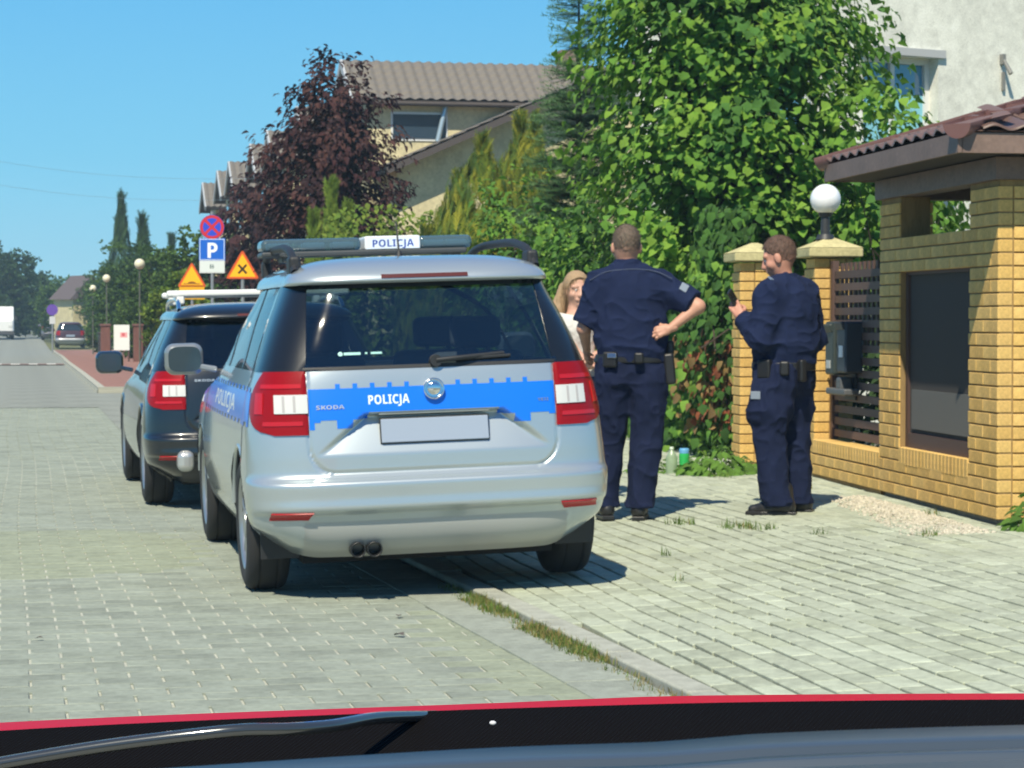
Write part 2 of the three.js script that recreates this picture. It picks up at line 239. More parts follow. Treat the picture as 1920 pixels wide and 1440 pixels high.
function wheelGeos(R, w) {
  const p = (r, x) => new THREE.Vector2(r, x), h = w / 2;
  const tyre = new THREE.LatheGeometry([p(R - .115, -h + .02), p(R - .1, -h + .004), p(R - .05, -h), p(R - .018, -h + .012), p(R - .003, -h + .034), p(R, -h + .05), p(R, -.05), p(R - .007, -.046), p(R - .007, -.038), p(R, -.034), p(R, .034), p(R - .007, .038), p(R - .007, .046), p(R, .05), p(R, h - .05), p(R - .003, h - .034), p(R - .018, h - .012), p(R - .05, h), p(R - .1, h - .004), p(R - .115, h - .02)], 56);
  tyre.rotateZ(Math.PI / 2);
  const rr = R - .105, barrel = new THREE.LatheGeometry([p(rr, -h + .02), p(rr - .02, -h + .05), p(rr - .03, 0), p(rr - .03, h - .05), p(rr - .012, h - .02), p(rr, h - .008), p(rr + .006, h - .016)], 48); barrel.rotateZ(-Math.PI / 2);
  const sp = []; for (let k = 0; k < 5; k++) for (const s of [-.2, .2]) { const g = rb(.022, rr * .92, .036, .008, h - .035, rr * .48, 0); g.rotateX(k * Math.PI * .4 + s); sp.push(g); }
  const hub = cyl(.07, .08, .05, 20, h - .04, 0, 0, 0, 0, -Math.PI / 2), back = cyl(rr - .02, rr - .02, .02, 40, -.02, 0, 0, 0, 0, Math.PI / 2);
  return { tyre, rim: merge([barrel, hub, ...sp]), back };
}
const WG = wheelGeos(.335, .215);
function addWheel(car, side, z, x, rimMat = M.rim) {
  const w = obj('wheel', WG.tyre, M.rubber, car); w.name = kidName(car, 'wheel'); w.position.set(side * x, .335, z); if (side < 0) w.rotation.y = Math.PI;
  obj('rim', WG.rim, rimMat, w); obj('brake_disc', WG.back, M.under, w);
}
function makeCar(car, o) { // o: paint, sy (height scale), low (coarse), dusty
  const k = o.sy || 1, Y = (pts) => curve(...pts.map(([y, v]) => [y * k, v]));
  const P = {
    N: o.low ? [10, 6, 14, 8] : [84, 26, 64, 16], Dr: .5, nr: 4.4, Df: .75, nf: 3.2,
    hw: Y([[.2, .70], [.26, .80], [.34, .862], [.45, .887], [.57, .897], [.72, .888], [.86, .874], [1.0, .846], [1.1, .812], [1.3, .738], [1.5, .652], [1.56, .632], [1.64, .60]]),
    zr: Y([[.2, .58], [.24, .66], [.3, .715], [.36, .738], [.415, .748], [.44, .786], [.455, .792], [.5, .788], [.555, .79], [.572, .786], [.595, .752], [.62, .742], [.7, .738], [.86, .722], [1.0, .70], [1.1, .678], [1.3, .60], [1.5, .51], [1.56, .49], [1.64, .45]]),
    zf: Y([[.2, -3.3], [.3, -3.4], [.5, -3.44], [.7, -3.40], [.82, -3.3], [.9, -3.12], [.97, -2.7], [1.02, -2.36], [1.1, -2.2], [1.3, -1.86], [1.5, -1.5], [1.56, -1.4], [1.64, -1.2]]),
    arches: [[0, .34, .385], [-2.578, .34, .385]],
  };
  const tgx = (y) => { const h = y / k; return .602 - .12 * (1 - Math.sqrt(Math.max(0, 1 - Math.pow(clamp((.745 - h) / .13, 0, 1), 2)))); }, tgY = .615;
  P.bump = (x, y, z) => {
    if (z < .25) return 0; const h = y / k, ax = Math.abs(x); let d = 0;
    if (h < 1.105 && h > .56) { // shut line round the tailgate
      const e = h < tgY ? Math.max(tgY - h, 0) + Math.max(0, ax - .5) : h < .745 ? Math.abs(Math.hypot(Math.max(0, ax - .482), (.745 - h) * .923) - .12) + (ax < .482 ? Math.abs(h - tgY) - Math.abs((.745 - h) * .923 - .12) : 0) : Math.abs(ax - .602);
      d -= .011 * Math.exp(-((e / .0055) ** 2));
    }
    if (h > .69 && h < .9 && !o.low) { // sloping facet that takes the number plate
      const xb = lerp(.56, .335, clamp((h - .70) / .185, 0, 1)), inX = sstep(xb + .022, xb - .022, ax), inY = sstep(.688, .706, h) * sstep(.895, .88, h); d -= inX * inY * .062 * clamp((h - .70) / .185, 0, 1);
    }
    if (o.low !== 0 && h < .42 && h > .2) { const s = sstep(.66, .62, ax) * sstep(.405, .385, h); d -= s * .007;  }
    return d;
  };
  P.lift = (x, y, z) => { const h = y / k; return z > 0 && h < .4 ? .065 * sstep(.55, .9, Math.abs(x)) * sstep(.42, .2, h) * sstep(.1, .5, z) : 0; };
  const rowsLow = [...lin(.2, .4, o.low ? 3 : 14), ...lin(.41, .62, o.low ? 4 : 26), ...lin(.628, .9, o.low ? 4 : 36), ...lin(.91, 1.1, o.low ? 3 : 20)].map((y) => y * k);
  const g1 = loft(P, rowsLow, (x, y, z) => { const h = y / k; if (z > .25 && h > tgY && Math.abs(x) < tgx(y)) return 1; if (z > .2 && h < .60) return h < .385 && Math.abs(x) < .64 && !o.low ? 5 : 2; if (z < -3 && h < .6) return 4; if (h < .30) return 3; return 0; }, ['body', 'tailgate', 'bumper', 'sill', 'front_bumper', 'bumper_insert']);
  obj('body', g1.body, o.paint, car); obj('tailgate', g1.tailgate, o.paint, car); obj('bumper', g1.bumper, o.paint, car); obj('front_bumper', g1.front_bumper, o.paint, car); if (g1.bumper_insert.index.count) obj('bumper_insert', g1.bumper_insert, o.dusty, car); { const q = g1.sill, split = (s) => { const g = q.clone(), I = q.index.array, P = q.attributes.position, k = []; for (let i = 0; i < I.length; i += 3) if ((P.getX(I[i]) + P.getX(I[i + 1]) + P.getX(I[i + 2])) * s > 0) k.push(I[i], I[i + 1], I[i + 2]); g.setIndex(k); return g; }; if (q.index.count) many('sill', [split(1), split(-1)].map((g) => mergeVertices(g.toNonIndexed())), o.dusty, car); }
  const rowsG = lin(1.1, 1.515, o.low ? 4 : 16).map((y) => y * k);
  const g2 = loft({ ...P, arches: null }, rowsG, () => 0, ['window_glass']); obj('window_glass', g2.window_glass, o.glass, car);
  // roof: slices closing over the top, with the lip of the spoiler
  { const rows = [], shp = []; const nR = o.low ? 6 : 22;
    for (let i = 0; i <= nR; i++) { const f = i / nR * Math.PI / 2; rows.push((1.512 + .133 * Math.sin(f) + .0002 * i) * k); shp.push(f); }
    const at = (y) => { const s = clamp((y / k - 1.512) / .1375, 0, 1); return Math.asin(s); };
    const R = { N: o.low ? [10, 6, 12, 6] : [40, 16, 40, 12], Dr: .34, nr: 3.6, Df: .4, nf: 3, hw: (y) => .655 * Math.max(.002, Math.pow(Math.max(0, Math.cos(at(y))), .42)), zr: (y) => { const f = at(y); return .572 - .5 * (1 - Math.pow(Math.max(0, Math.cos(f)), .7)) - .05 * sstep(.0, .03, 1.525 - y / k); }, zf: (y) => -1.5 + .9 * (1 - Math.pow(Math.max(0, Math.cos(at(y))), .6)) };
    const g = loft(R, rows, () => 0, ['roof']); const rf = obj('roof', g.roof, o.paint, car);
    if (!o.low) { obj('brake_light', patch(R, 1.534 * k, 1.552 * k, () => -.212, () => .212, .004, 24, 4), o.strip || std(.09, .02, .018, .25), rf); }
    P.roof = R; }
  // underside, interior, wheel wells
  obj('underbody', [bx(1.24, .12, 3.6, 0, .22, -1.38), bx(1.0, .1, .3, 0, .25, .38), rod([-.7, .3, 0], [.7, .3, 0], .05), ...[[.62, 0], [-.62, 0], [.62, -2.578], [-.62, -2.578]].map(([x, z]) => new THREE.CylinderGeometry(.38, .38, .46, 24, 1, false, 0, Math.PI).rotateZ(Math.PI / 2).translate(x, .34, z))], M.under, car);
  if (!o.low) {
    const seats = [bx(1.36, .03, 2.8, 0, .93 * k, -.98)];
    obj('parcel_shelf', seats, M.under, car);
    for (const [x, z] of [[-.42, -.35], [.42, -.35], [-.38, -1.3], [.38, -1.3]]) { const s = obj('seat', [rb(.5, .3, .14, .05, x, 1.0 * k, z, -.2), rb(.27, .17, .1, .04, x, 1.25 * k, z - .02, -.1), cyl(.012, .012, .12, 6, x - .06, 1.15 * k, z), cyl(.012, .012, .12, 6, x + .06, 1.15 * k, z)], M.cloth, car); s.name = kidName(car, 'seat'); }
    obj('dashboard', rb(1.4, .2, .4, .06, 0, .98 * k, -2.05), M.trim, car);
    many('arch_lip', [[0, 1], [0, -1], [-2.578, 1], [-2.578, -1]].map(([z, s]) => { const q = new THREE.TorusGeometry(.386, .013, 8, 40, Math.PI * .88); q.rotateZ(.06 * Math.PI); q.rotateY(Math.PI / 2); q.scale(1.15, 1, 1); q.translate(s * (P.hw(.55 * k) * (z < -1 ? .978 : .988) - .014), .34, z); return q; }), o.paint, car);
    // posts between the side windows, behind the glass
    const posts = []; for (const s of [-1, 1]) for (const [a0, a1, b0, b1] of [[1.66, 1.75, 1.6, 1.69], [2.55, 2.62, 2.45, 2.52], [.605, 1.06, .572, .93]]) posts.push(patch(P, 1.1 * k, 1.51 * k, (y) => { const t = (y / k - 1.1) / .41; return s > 0 ? lerp(a0, b0, t) : -lerp(a1, b1, t); }, (y) => { const t = (y / k - 1.1) / .41; return s > 0 ? lerp(a1, b1, t) : -lerp(a0, b0, t); }, .003, 14, 10, .004));
    many('window_post', posts, phys(.008, .009, .011, .25, { clearcoat: .4 }), car);
    many('window_frame', [patch(P, 1.492 * k, 1.512 * k, () => -.66, () => .66, .001, 24, 3, .004), patch(P, 1.1 * k, 1.118 * k, () => -.8, () => .8, .001, 24, 3, .004)], M.trim, car);
  }
  for (const z of [0, -2.578]) for (const s of [-1, 1]) addWheel(car, s, z, .77, o.rim || M.rim);
  // lamps
  const out = curve([.80 * k, .77], [.815 * k, .84], [.845 * k, .905], [.89 * k, .945], [.95 * k, .962], [1.0 * k, .945], [1.05 * k, .90], [1.1 * k, .845]), inn = () => .604;
  for (const s of [-1, 1]) {
    const l = obj('tail_light', s > 0 ? patch(P, .80 * k, 1.1 * k, inn, out, .008, 20, 18) : patch(P, .80 * k, 1.1 * k, (y) => -out(y), () => -.604, .008, 20, 18), M.red, car); l.name = kidName(car, 'tail_light');
    if (o.low) continue;
    const a0 = .612, a1 = (y) => .765, q = (m, y0, y1, l0, l1, of) => s > 0 ? patch(P, y0 * k, y1 * k, l0, l1, of, 10, 8, .006) : patch(P, y0 * k, y1 * k, (y) => -l1(y), (y) => -l0(y), of, 10, 8, .006);
    obj('clear_lens', q(0, .902, .99, () => a0, a1, .0135), M.clearLens, l);
    many('lens_rib', [.66, .712].map((c) => q(0, .908, .984, () => c, () => c + .012, .0145)), std(.42, .40, .40, .25), l);
    many('bright_lens', [q(0, .845, .865, () => .63, () => .83, .012), q(0, 1.02, 1.04, () => .63, () => .85, .012), q(0, .90, 1.0, () => .83, (y) => .89, .0125)], M.redBright, l);
    const f = obj('reflector', s > 0 ? patch(P, .40 * k, .435 * k, (y) => .60 + (.435 * k - y) * .6, (y) => .81 + (.435 * k - y) * .2, .006, 10, 4) : patch(P, .40 * k, .435 * k, (y) => -.81 - (.435 * k - y) * .2, (y) => -.60 - (.435 * k - y) * .6, .006, 10, 4), M.redBright, car); f.name = kidName(car, 'reflector');
  }
  // mirrors
  for (const s of [-1, 1]) {
    const mz = -2.02, my = 1.13 * k, mm = obj('side_mirror', [rb(.225, .185, .12, .058, s * 1.0, my, mz - .05, 0, 0, 0, 6), rb(.12, .035, .06, .012, s * .87, my - .055, mz - .02, 0, 0, s * .2)], o.mirror || o.paint, car); mm.name = kidName(car, 'side_mirror');
    if (!o.low) obj('mirror_glass', extrude(Array.from({ length: 36 }, (_, i) => { const a = i / 18 * Math.PI, f = (v) => Math.sign(v) * Math.pow(Math.abs(v), .55); return [s * 1.0 + .094 * f(Math.cos(a)), my + .074 * f(Math.sin(a))]; }), .004).translate(0, 0, mz + .0085), phys(.03, .05, .065, .06, { ior: 1.6 }), mm);
  }
  return P;
}
// ---------- the police car ----------
const carTilt = Math.atan(.05 / 1.54);
const police = thing('police_car', 'silver police estate car with blue stripe and roof light bar, parked half on the pavement', 'police car', [1.985, .024, -11.5]);
police.rotation.set(0, -.006, carTilt, 'YXZ');
const PP = makeCar(police, { paint: M.silver, dusty: M.silverDusty, glass: M.glass, mirror: phys(.30, .32, .335, .35, { metalness: .5, clearcoat: .6 }) });
function decal(w, h, draw, m = {}) { const c = document.createElement('canvas'); c.width = w; c.height = h; const x = c.getContext('2d'); draw(x, w, h); const t = new THREE.CanvasTexture(c); t.colorSpace = THREE.SRGBColorSpace; return phys(1, 1, 1, .35, { map: t, alphaTest: .5, clearcoat: .6, clearcoatRoughness: .1, ...m }); }
{
  const stripe = decal(1400, 340, (x, w, h) => { // covers arc -0.6 .. 0.6, heights .80 .. 1.06
    x.clearRect(0, 0, w, h); const Yp = (m) => h - (m - .80) / .26 * h, blue = '#0a70e6';
    x.fillStyle = blue; x.fillRect(0, Yp(1.015), w, Yp(.90) - Yp(1.015));
    for (let i = 0; i < 12; i++) { if (i > 4 && i < 7) continue; x.fillRect(150 + i * 97, Yp(1.037), 26, 40); }
    x.fillRect(0, Yp(.90) - 1, 330, 44); x.fillRect(w - 330, Yp(.90) - 1, 330, 44);
    x.fillRect(0, Yp(.90) + 40, 26, 60); x.fillRect(150, Yp(.868), 90, 54); x.fillRect(w - 240, Yp(.868), 90, 54); x.fillRect(0, Yp(.868), 60, 14); x.fillRect(w - 40, Yp(.868), 40, 14);
    x.fillStyle = '#e8edf2'; x.font = 'bold 78px sans-serif'; x.textBaseline = 'middle'; x.save(); x.translate(325, Yp(.956)); x.scale(.78, 1); x.fillText('POLICJA', 0, 0); x.restore();
  });
  obj('livery_stripe', patch(PP, .80, 1.06, () => -.598, () => .598, .0022, 110, 40, .0005), stripe, police);
  const flank = decal(1024, 256, (x, w, h) => {
    x.clearRect(0, 0, w, h); x.fillStyle = '#0a70e6'; x.fillRect(0, 46, w, 140); for (let i = 0; i < 16; i++) x.fillRect(20 + i * 64, 24, 30, 24); for (let i = 0; i < 16; i++) x.fillRect(50 + i * 64, 184, 30, 24);
    x.fillStyle = '#eef2f5'; x.font = 'bold 110px sans-serif'; x.textBaseline = 'middle'; x.fillText('POLICJA', 330, 118);
  });
  obj('livery_stripe', patch(PP, .79, 1.05, () => -3.9, (y) => -.99, .003, 60, 10, .0005), flank, police).name = 'livery_stripe_001';
  obj('livery_stripe', patch(PP, .79, 1.05, () => .99, (y) => 3.9, .003, 60, 10, .0005), flank, police).name = 'livery_stripe_002';
  // badge, lettering, plate, wiper, exhaust
  const bz = surf(PP, .0, .985).z;
  obj('badge', [cyl(.048, .05, .02, 36, 0, 1.0, bz + .012, Math.PI / 2 - .12, 0, 0), new THREE.TorusGeometry(.046, .006, 10, 36).applyMatrix4(M4(0, 1.0, bz + .022, -.12)), sph(.034, 0, 1.0, bz + .02, 1, 1, .35)], M.chrome, police);
  const nm = decal(256, 64, (x) => { x.clearRect(0, 0, 256, 64); x.fillStyle = '#c9cdd2'; x.font = 'bold 52px sans-serif'; x.textBaseline = 'middle'; x.save(); x.scale(1.2, 1); x.fillText('SKODA', 4, 34); x.restore(); }, { metalness: .6 });
  obj('name_lettering', patch(PP, .912, .945, () => -.57, () => -.40, .006, 8, 3, .0005), nm, police);
  const nm2 = decal(128, 48, (x) => { x.clearRect(0, 0, 128, 48); x.fillStyle = '#8d99a8'; x.font = 'bold 40px sans-serif'; x.textBaseline = 'middle'; x.fillText('YETI', 14, 26); }, { metalness: .5 });
  obj('model_lettering', patch(PP, .915, .94, () => .50, () => .585, .006, 6, 3, .0005), nm2, police);
  const pz = surf(PP, 0, .80).z;
  const pl = obj('number_plate', rb(.52, .114, .012, .004, 0, .806, pz + .022, -.2), M.plate, police); obj('plate_frame', rb(.532, .126, .012, .006, 0, .806, pz + .014, -.2), M.trim, pl); obj('plate_lamp_bar', rb(.54, .014, .04, .006, 0, .889, bz - .012), M.silverDusty, pl);
  const wz = (y) => surf(PP, 0, y).z;
  obj('rear_wiper', [tube([[.02, 1.135, wz(1.135) + .03], [.12, 1.142, wz(1.142) + .032], [.26, 1.15, wz(1.15) + .01], [.36, 1.156, wz(1.156) - .01]].map((p) => p), .011), cyl(.028, .03, .04, 16, .02, 1.132, wz(1.132) + .012, Math.PI / 2), rb(.4, .014, .014, .004, .19, 1.138, wz(1.138) + .014, 0, .05, .04)], M.trim, police);
  obj('sticker', patch(PP, 1.165, 1.19, () => -.45, () => -.22, .0015, 8, 2, .0005), decal(256, 32, (x) => { x.clearRect(0, 0, 256, 32); x.fillStyle = '#9fd0c8'; x.beginPath(); x.arc(18, 16, 13, 0, 7); x.fill(); x.fillRect(36, 8, 90, 16); x.fillRect(150, 9, 12, 12); x.fillRect(180, 9, 60, 13); }), police);
  for (const x of [-.39, -.31]) { const e = obj('exhaust_pipe', new THREE.LatheGeometry([[.024, -.1], [.036, -.1], [.038, 0], [.034, .004], [.03, 0], [.028, -.12]].map((p) => new THREE.Vector2(...p)), 24).applyMatrix4(M4(x, .245, .72, Math.PI / 2)), std(.06, .06, .06, .4, { metalness: .8 }), police); e.name = kidName(police, 'exhaust_pipe'); }
  for (const s of [-1, 1]) { const f = obj('mud_flap', rb(.19, .2, .012, .004, s * .73, .29, .42, .1), M.trim, police); f.name = kidName(police, 'mud_flap'); }
  // roof: rails, light bar with its sign, aerial
  for (const s of [-1, 1]) {
    const r = obj('roof_rail', tube([[s * .60, 1.575, .34], [s * .597, 1.655, .2], [s * .592, 1.70, -.05], [s * .585, 1.715, -.6], [s * .58, 1.70, -1.1], [s * .575, 1.65, -1.32], [s * .57, 1.59, -1.42]], .022, 40, 8), M.trim, police); r.name = kidName(police, 'roof_rail');
    many('rail_foot', [rb(.06, .1, .14, .02, s * .596, 1.61, .24), rb(.05, .1, .1, .02, s * .578, 1.62, -1.28)], M.trim, r);
  }
  const bar = obj('light_bar', [rb(1.12, .03, .26, .012, -.09, 1.695, -.9), rb(.08, .05, .2, .01, -.5, 1.675, -.9), rb(.08, .05, .2, .01, .4, 1.675, -.9)], std(.05, .055, .06, .4), police);
  const lens = phys(.24, .38, .46, .06, { transmission: .75, thickness: 0, clearcoat: 1, clearcoatRoughness: .03 });
  many('blue_lens', [rb(.54, .07, .25, .028, -.38, 1.742, -.9), rb(.3, .07, .25, .028, .35, 1.742, -.9)], lens, bar);
  many('lamp_module', [-.55, -.36, -.2, .3, .42].map((x) => rb(.12, .04, .12, .01, x, 1.738, -.9)), std(.5, .53, .55, .3, { metalness: .5 }), bar);
  obj('sign_box', rb(.305, .075, .255, .012, .06, 1.744, -.9), std(.72, .74, .76, .35), bar);
  obj('sign_face', new THREE.PlaneGeometry(.292, .063).translate(.06, 1.744, -.7715), decal(512, 122, (x, w, h) => { x.fillStyle = '#dfe8f4'; x.fillRect(0, 0, w, h); x.fillStyle = '#1f3f9c'; x.font = 'bold 104px sans-serif'; x.textAlign = 'center'; x.textBaseline = 'middle'; x.save(); x.translate(w / 2, h / 2 + 5); x.scale(1.0, 1); x.fillText('POLICJA', 0, 0, 480); x.restore(); }), bar);
  obj('aerial', [cyl(.004, .006, .2, 8, -.02, 1.74, -.1, -.35), cyl(.012, .03, .05, 14, -.02, 1.655, -.07)], M.trim, police);
}
// ---------- the dark car in front of it ----------
const dark = thing('dark_car', 'glossy black estate car with white roof bars, parked ahead of the police car', 'car', [1.78, .02, -17.0]); dark.rotation.set(0, .008, carTilt * .6, 'YXZ');
{
  const Q = makeCar(dark, { paint: M.black, dusty: M.blackDusty, glass: phys(.10, .15, .2, .03, { transmission: 1, thickness: 0, ior: 1.8 }), sy: .888, mirror: phys(.01, .025, .05, .2, { clearcoat: 1 }) });
  obj('name_lettering', patch(Q, .90, .925, () => -.56, () => -.3, .006, 8, 3, .0005), decal(256, 48, (x) => { x.clearRect(0, 0, 256, 48); x.fillStyle = '#aeb9c4'; x.font = 'bold 44px sans-serif'; x.textBaseline = 'middle'; x.fillText('SKODA', 20, 26); }, { metalness: .6 }), dark);
  const zz = surf(Q, 0, .72).z; obj('number_plate', rb(.52, .114, .012, .004, 0, .73, zz + .02, -.15), M.plate, dark);
  obj('exhaust_pipe', [rb(.12, .15, .2, .05, -.62, .35, .72)], phys(.55, .56, .55, .3, { metalness: .6 }), dark);
  for (const s of [-1, 1]) { const r = obj('roof_rail', tube([[s * .6, 1.41, .25], [s * .595, 1.47, .1], [s * .585, 1.49, -.6], [s * .575, 1.46, -1.2], [s * .57, 1.42, -1.3]], .018, 30, 8), M.chrome, dark); r.name = kidName(dark, 'roof_rail'); }
  many('roof_bar', [[rb(1.36, .05, .09, .02, .02, 1.535, -.15), rb(.06, .07, .08, .015, -.56, 1.49, -.15), rb(.06, .07, .08, .015, .56, 1.49, -.15)], [rb(1.34, .045, .09, .02, .03, 1.53, -.95), rb(.06, .07, .08, .015, -.56, 1.485, -.95), rb(.06, .07, .08, .015, .56, 1.485, -.95)]], std(.8, .8, .77, .35), dark);
  obj('aerial', [cyl(.003, .005, .14, 8, 0, 1.5, .2, -.4)], M.trim, dark);
}
// ---------- brick bin shelter, low wall, piers, gate (one line along the pavement) ----------
const FX = 5.615, FZ = -12.51, FTURN = -.078;
const fw = (x, y, z) => { const c = Math.cos(FTURN), s = Math.sin(FTURN); return [FX + x * c + z * s, y, FZ - x * s + z * c]; };
const brickMats = [[.82, .525, .165], [.79, .50, .15], [.84, .55, .185], [.81, .52, .175], [.75, .47, .145]].map((c) => std(...c, .82, { map: rep(grainMap, 3), bumpMap: rep(bumpMap, 6), bumpScale: .0015 }));
const mortarMat = std(.34, .225, .095, .95, { map: rep(grainMap, 2) });
const concreteMat = std(.27, .265, .24, .95, { map: rep(grainMap, 1), bumpMap, bumpScale: .004 });
const BH = .0685, BC = .0785;
const brickGeoCache = {};
function brickGeo(len, dep, h = BH) { const k = len.toFixed(3) + dep.toFixed(3) + h; return brickGeoCache[k] ||= uvBox(new RoundedBoxGeometry(len, h, dep, 1, .004), 1); }
const br = rng(5);
// face along local z (normal -x): from z0 (near) to z1 (far), skipping where hole(z, y) is true
function bricksAlongZ(parent, x, z0, z1, y0, n, hole, dep = .09) {
  for (let j = 0; j < n; j++) {
    const y = y0 + j * BC + BH / 2; const L = .25, off = (j % 2) * L / 2;
    for (let s = -off; s < z0 - z1 - .001; s += L) {
      let a = Math.max(0, s), b = Math.min(z0 - z1, s + L); if (b - a < .05) continue; let zc = z0 - (a + b) / 2;
      if (hole) { if (hole(z0 - a - .005, y) && hole(z0 - b + .005, y)) continue; let guard = 0; while (hole(z0 - a - .002, y) && guard++ < 60) a += .005; while (hole(z0 - b + .002, y) && guard++ < 120) b -= .005; if (b - a < .03) continue; zc = z0 - (a + b) / 2; }
      const m = obj('brick', brickGeo(dep, Math.round((b - a - .004) * 200) / 200), brickMats[br() * 5 | 0], parent); m.name = kidName(parent, 'brick'); m.position.set(x + dep / 2 - .004 + (br() - .5) * .003, y, zc);
    }
  }
}
function bricksAlongX(parent, z, x0, x1, y0, n, first = 0, dep = .09) { // normal +z
  for (let j = 0; j < n; j++) { const y = y0 + j * BC + BH / 2, L = .25, off = ((j + 1) % 2) * L / 2; for (let s = -off; s < x1 - x0 - .001; s += L) { const a = Math.max(0, s), b = Math.min(x1 - x0, s + L); if (b - a < .04) continue; const m = obj('brick', brickGeo(Math.round((b - a - .004) * 200) / 200, dep), brickMats[br() * 5 | 0], parent); m.name = kidName(parent, 'brick'); m.position.set(x0 + (a + b) / 2, y, z - dep / 2 + .004 + (br() - .5) * .003); } }
}
{
  const k = thing('brick_shelter', 'yellow brick shelter with brown tiled hip roof and a dark board in its opening', 'brick shelter', [FX, 0, FZ], FTURN);
  const D = 1.9, LEN = 2.36, Y0 = .18, YB = 2.17, n = 25;
  const hole = (z, y) => z < -.52 && z > -1.91 && ((y > .50 && y < 1.70) || y > 1.87);
  // mortar core, set 12 mm behind the brick faces
  const c = .007, core = [];
  core.push(bx(.2, YB - Y0, .52 - c, .1 + c, (YB + Y0) / 2, -.26 - c / 2), bx(.2, YB - Y0, .45 - c, .1 + c, (YB + Y0) / 2, -2.135 + c / 2), bx(.2, .31, 1.39, .1 + c, Y0 + .155, -1.215), bx(.2, .15, 1.39, .1 + c, 1.785, -1.215), bx(D - .2, YB - Y0, .2, .2 + (D - .2) / 2, (YB + Y0) / 2, -.1 - c), bx(D - .2, .9, .2, .2 + (D - .2) / 2, .63, -LEN + .1 + c), bx(.12, .9, LEN, D, .6, -LEN / 2));
  many('mortar_core', core, mortarMat, k);
  bricksAlongZ(k, 0, 0, -LEN, Y0, n, (z, y) => hole(z, y) || (y > .40 && y < .51 && z < -.52 && z > -1.91));
  bricksAlongX(k, 0, .09, .9, Y0, n);
  // soldier course under the opening
  for (let i = 0; i < 20; i++) { const m = obj('brick', brickGeo(.2, .062, .115), brickMats[br() * 5 | 0], k); m.name = kidName(k, 'brick'); m.position.set(.094, .445, -.555 - i * .0695); }
  // reveal bricks of the far pier, facing the camera
  for (let j = 0; j < 25; j++) { const y = Y0 + j * BC + BH / 2; if (y < .5 || (y > 1.70 && y < 1.87)) continue; const m = obj('brick', brickGeo(.135, .06), brickMats[br() * 5 | 0], k); m.name = kidName(k, 'brick'); m.position.set(.16, y, -1.915 - .03 + .004); }
  obj('plinth', uvBox(bx(D - .04, .42, LEN - .04, D / 2 + .015, -.035, -LEN / 2)), concreteMat, k);
  const bd = obj('board', bx(.03, 1.2, 1.39, .075, 1.10, -1.215), std(.052, .046, .042, .95), k);
  obj('board_panel', bx(.012, .26, 1.16, .054, .76, -1.215), std(.115, .115, .11, .95), bd);
  many('board_frame', [bx(.02, 1.2, .05, .052, 1.10, -1.885), bx(.02, 1.2, .05, .052, 1.10, -.545), bx(.02, .1, 1.29, .052, .55, -1.215), bx(.02, .05, 1.29, .052, 1.675, -1.215)], std(.075, .04, .032, .6), bd);
  // timber ring beam, soffit, fascia
  const brown = std(.23, .155, .13, .6, { map: rep(grainMap, 1.5) });
  many('ring_beam', [bx(.16, .13, LEN + .06, .05, YB + .066, -LEN / 2), bx(D, .13, .16, D / 2 + .13, YB + .066, -.05), bx(D, .13, .16, D / 2 + .13, YB + .066, -LEN + .05)].map((q) => uvBox(q)), brown, k);
  const ox = .34, oz = .30, ze = -LEN - .16, zc = (oz + ze) / 2, xe = D + .42, xc = (xe - ox) / 2;
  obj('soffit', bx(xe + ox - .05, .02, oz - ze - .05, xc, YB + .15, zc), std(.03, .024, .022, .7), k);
  many('fascia', [bx(.025, .115, oz - ze, -ox, YB + .19, zc), bx(xe + ox - .03, .115, .025, xc + .002, YB + .19, oz - .0135), bx(xe + ox - .03, .115, .025, xc + .002, YB + .19, ze + .0135)].map((q) => uvBox(q)), brown, k);
  // hip roof: decking and real tiles
  const yE = YB + .255, yA = yE + .40, rise = .40, ax = xc, az = zc;
  const deck = geoOf([-ox - .012, yE, oz + .012, -ox - .012, yE, ze - .012, xe, yE, ze - .03, xe, yE, oz + .03, ax, yA, az], [0, 4, 1, 1, 4, 2, 2, 4, 3, 3, 4, 0]);
  obj('roof_deck', deck, std(.10, .06, .05, .8), k);
  const tMat = [[.175, .11, .095], [.16, .10, .088], [.195, .122, .105]].map((q) => std(...q, .42, { map: rep(grainMap, 4) }));
  const tg = (() => { const pos = [], idx = [], w = .2, l = .36, N = 12; for (const [s, dy] of [[0, .016], [0, 0], [1, 0]]) for (let i = 0; i <= N; i++) { const t = i / N; pos.push((t - .5) * w, .014 * Math.sin(t * Math.PI * 2 - .6) + (s ? 0 : .02) - dy, -s * l); } for (let r = 0; r < 2; r++) for (let i = 0; i < N; i++) { const a = r * (N + 1) + i; idx.push(a, a + 1, a + N + 1, a + 1, a + N + 2, a + N + 1); } return geoOf(pos, idx); })();
  const halfX = xc + ox, halfZ = (oz - ze) / 2;
  const slopeL = (run) => Math.atan2(rise, run);
  for (let r = 0; r < 4; r++) for (let i = -8; i < 8; i++) { // slope to the road
    const along = (i + .5) * .2, up = r * .34; if (Math.abs(along) > halfZ * (1 - (up + .12) / halfX) + .02) continue;
    const m = obj('roof_tile', tg, tMat[br() * 3 | 0], k); m.name = kidName(k, 'roof_tile'); m.position.set(-ox - .018 + up, yE + .012 + up * rise / halfX, zc + along); m.rotation.set(0, -Math.PI / 2, 0); m.rotateX(slopeL(halfX)); }
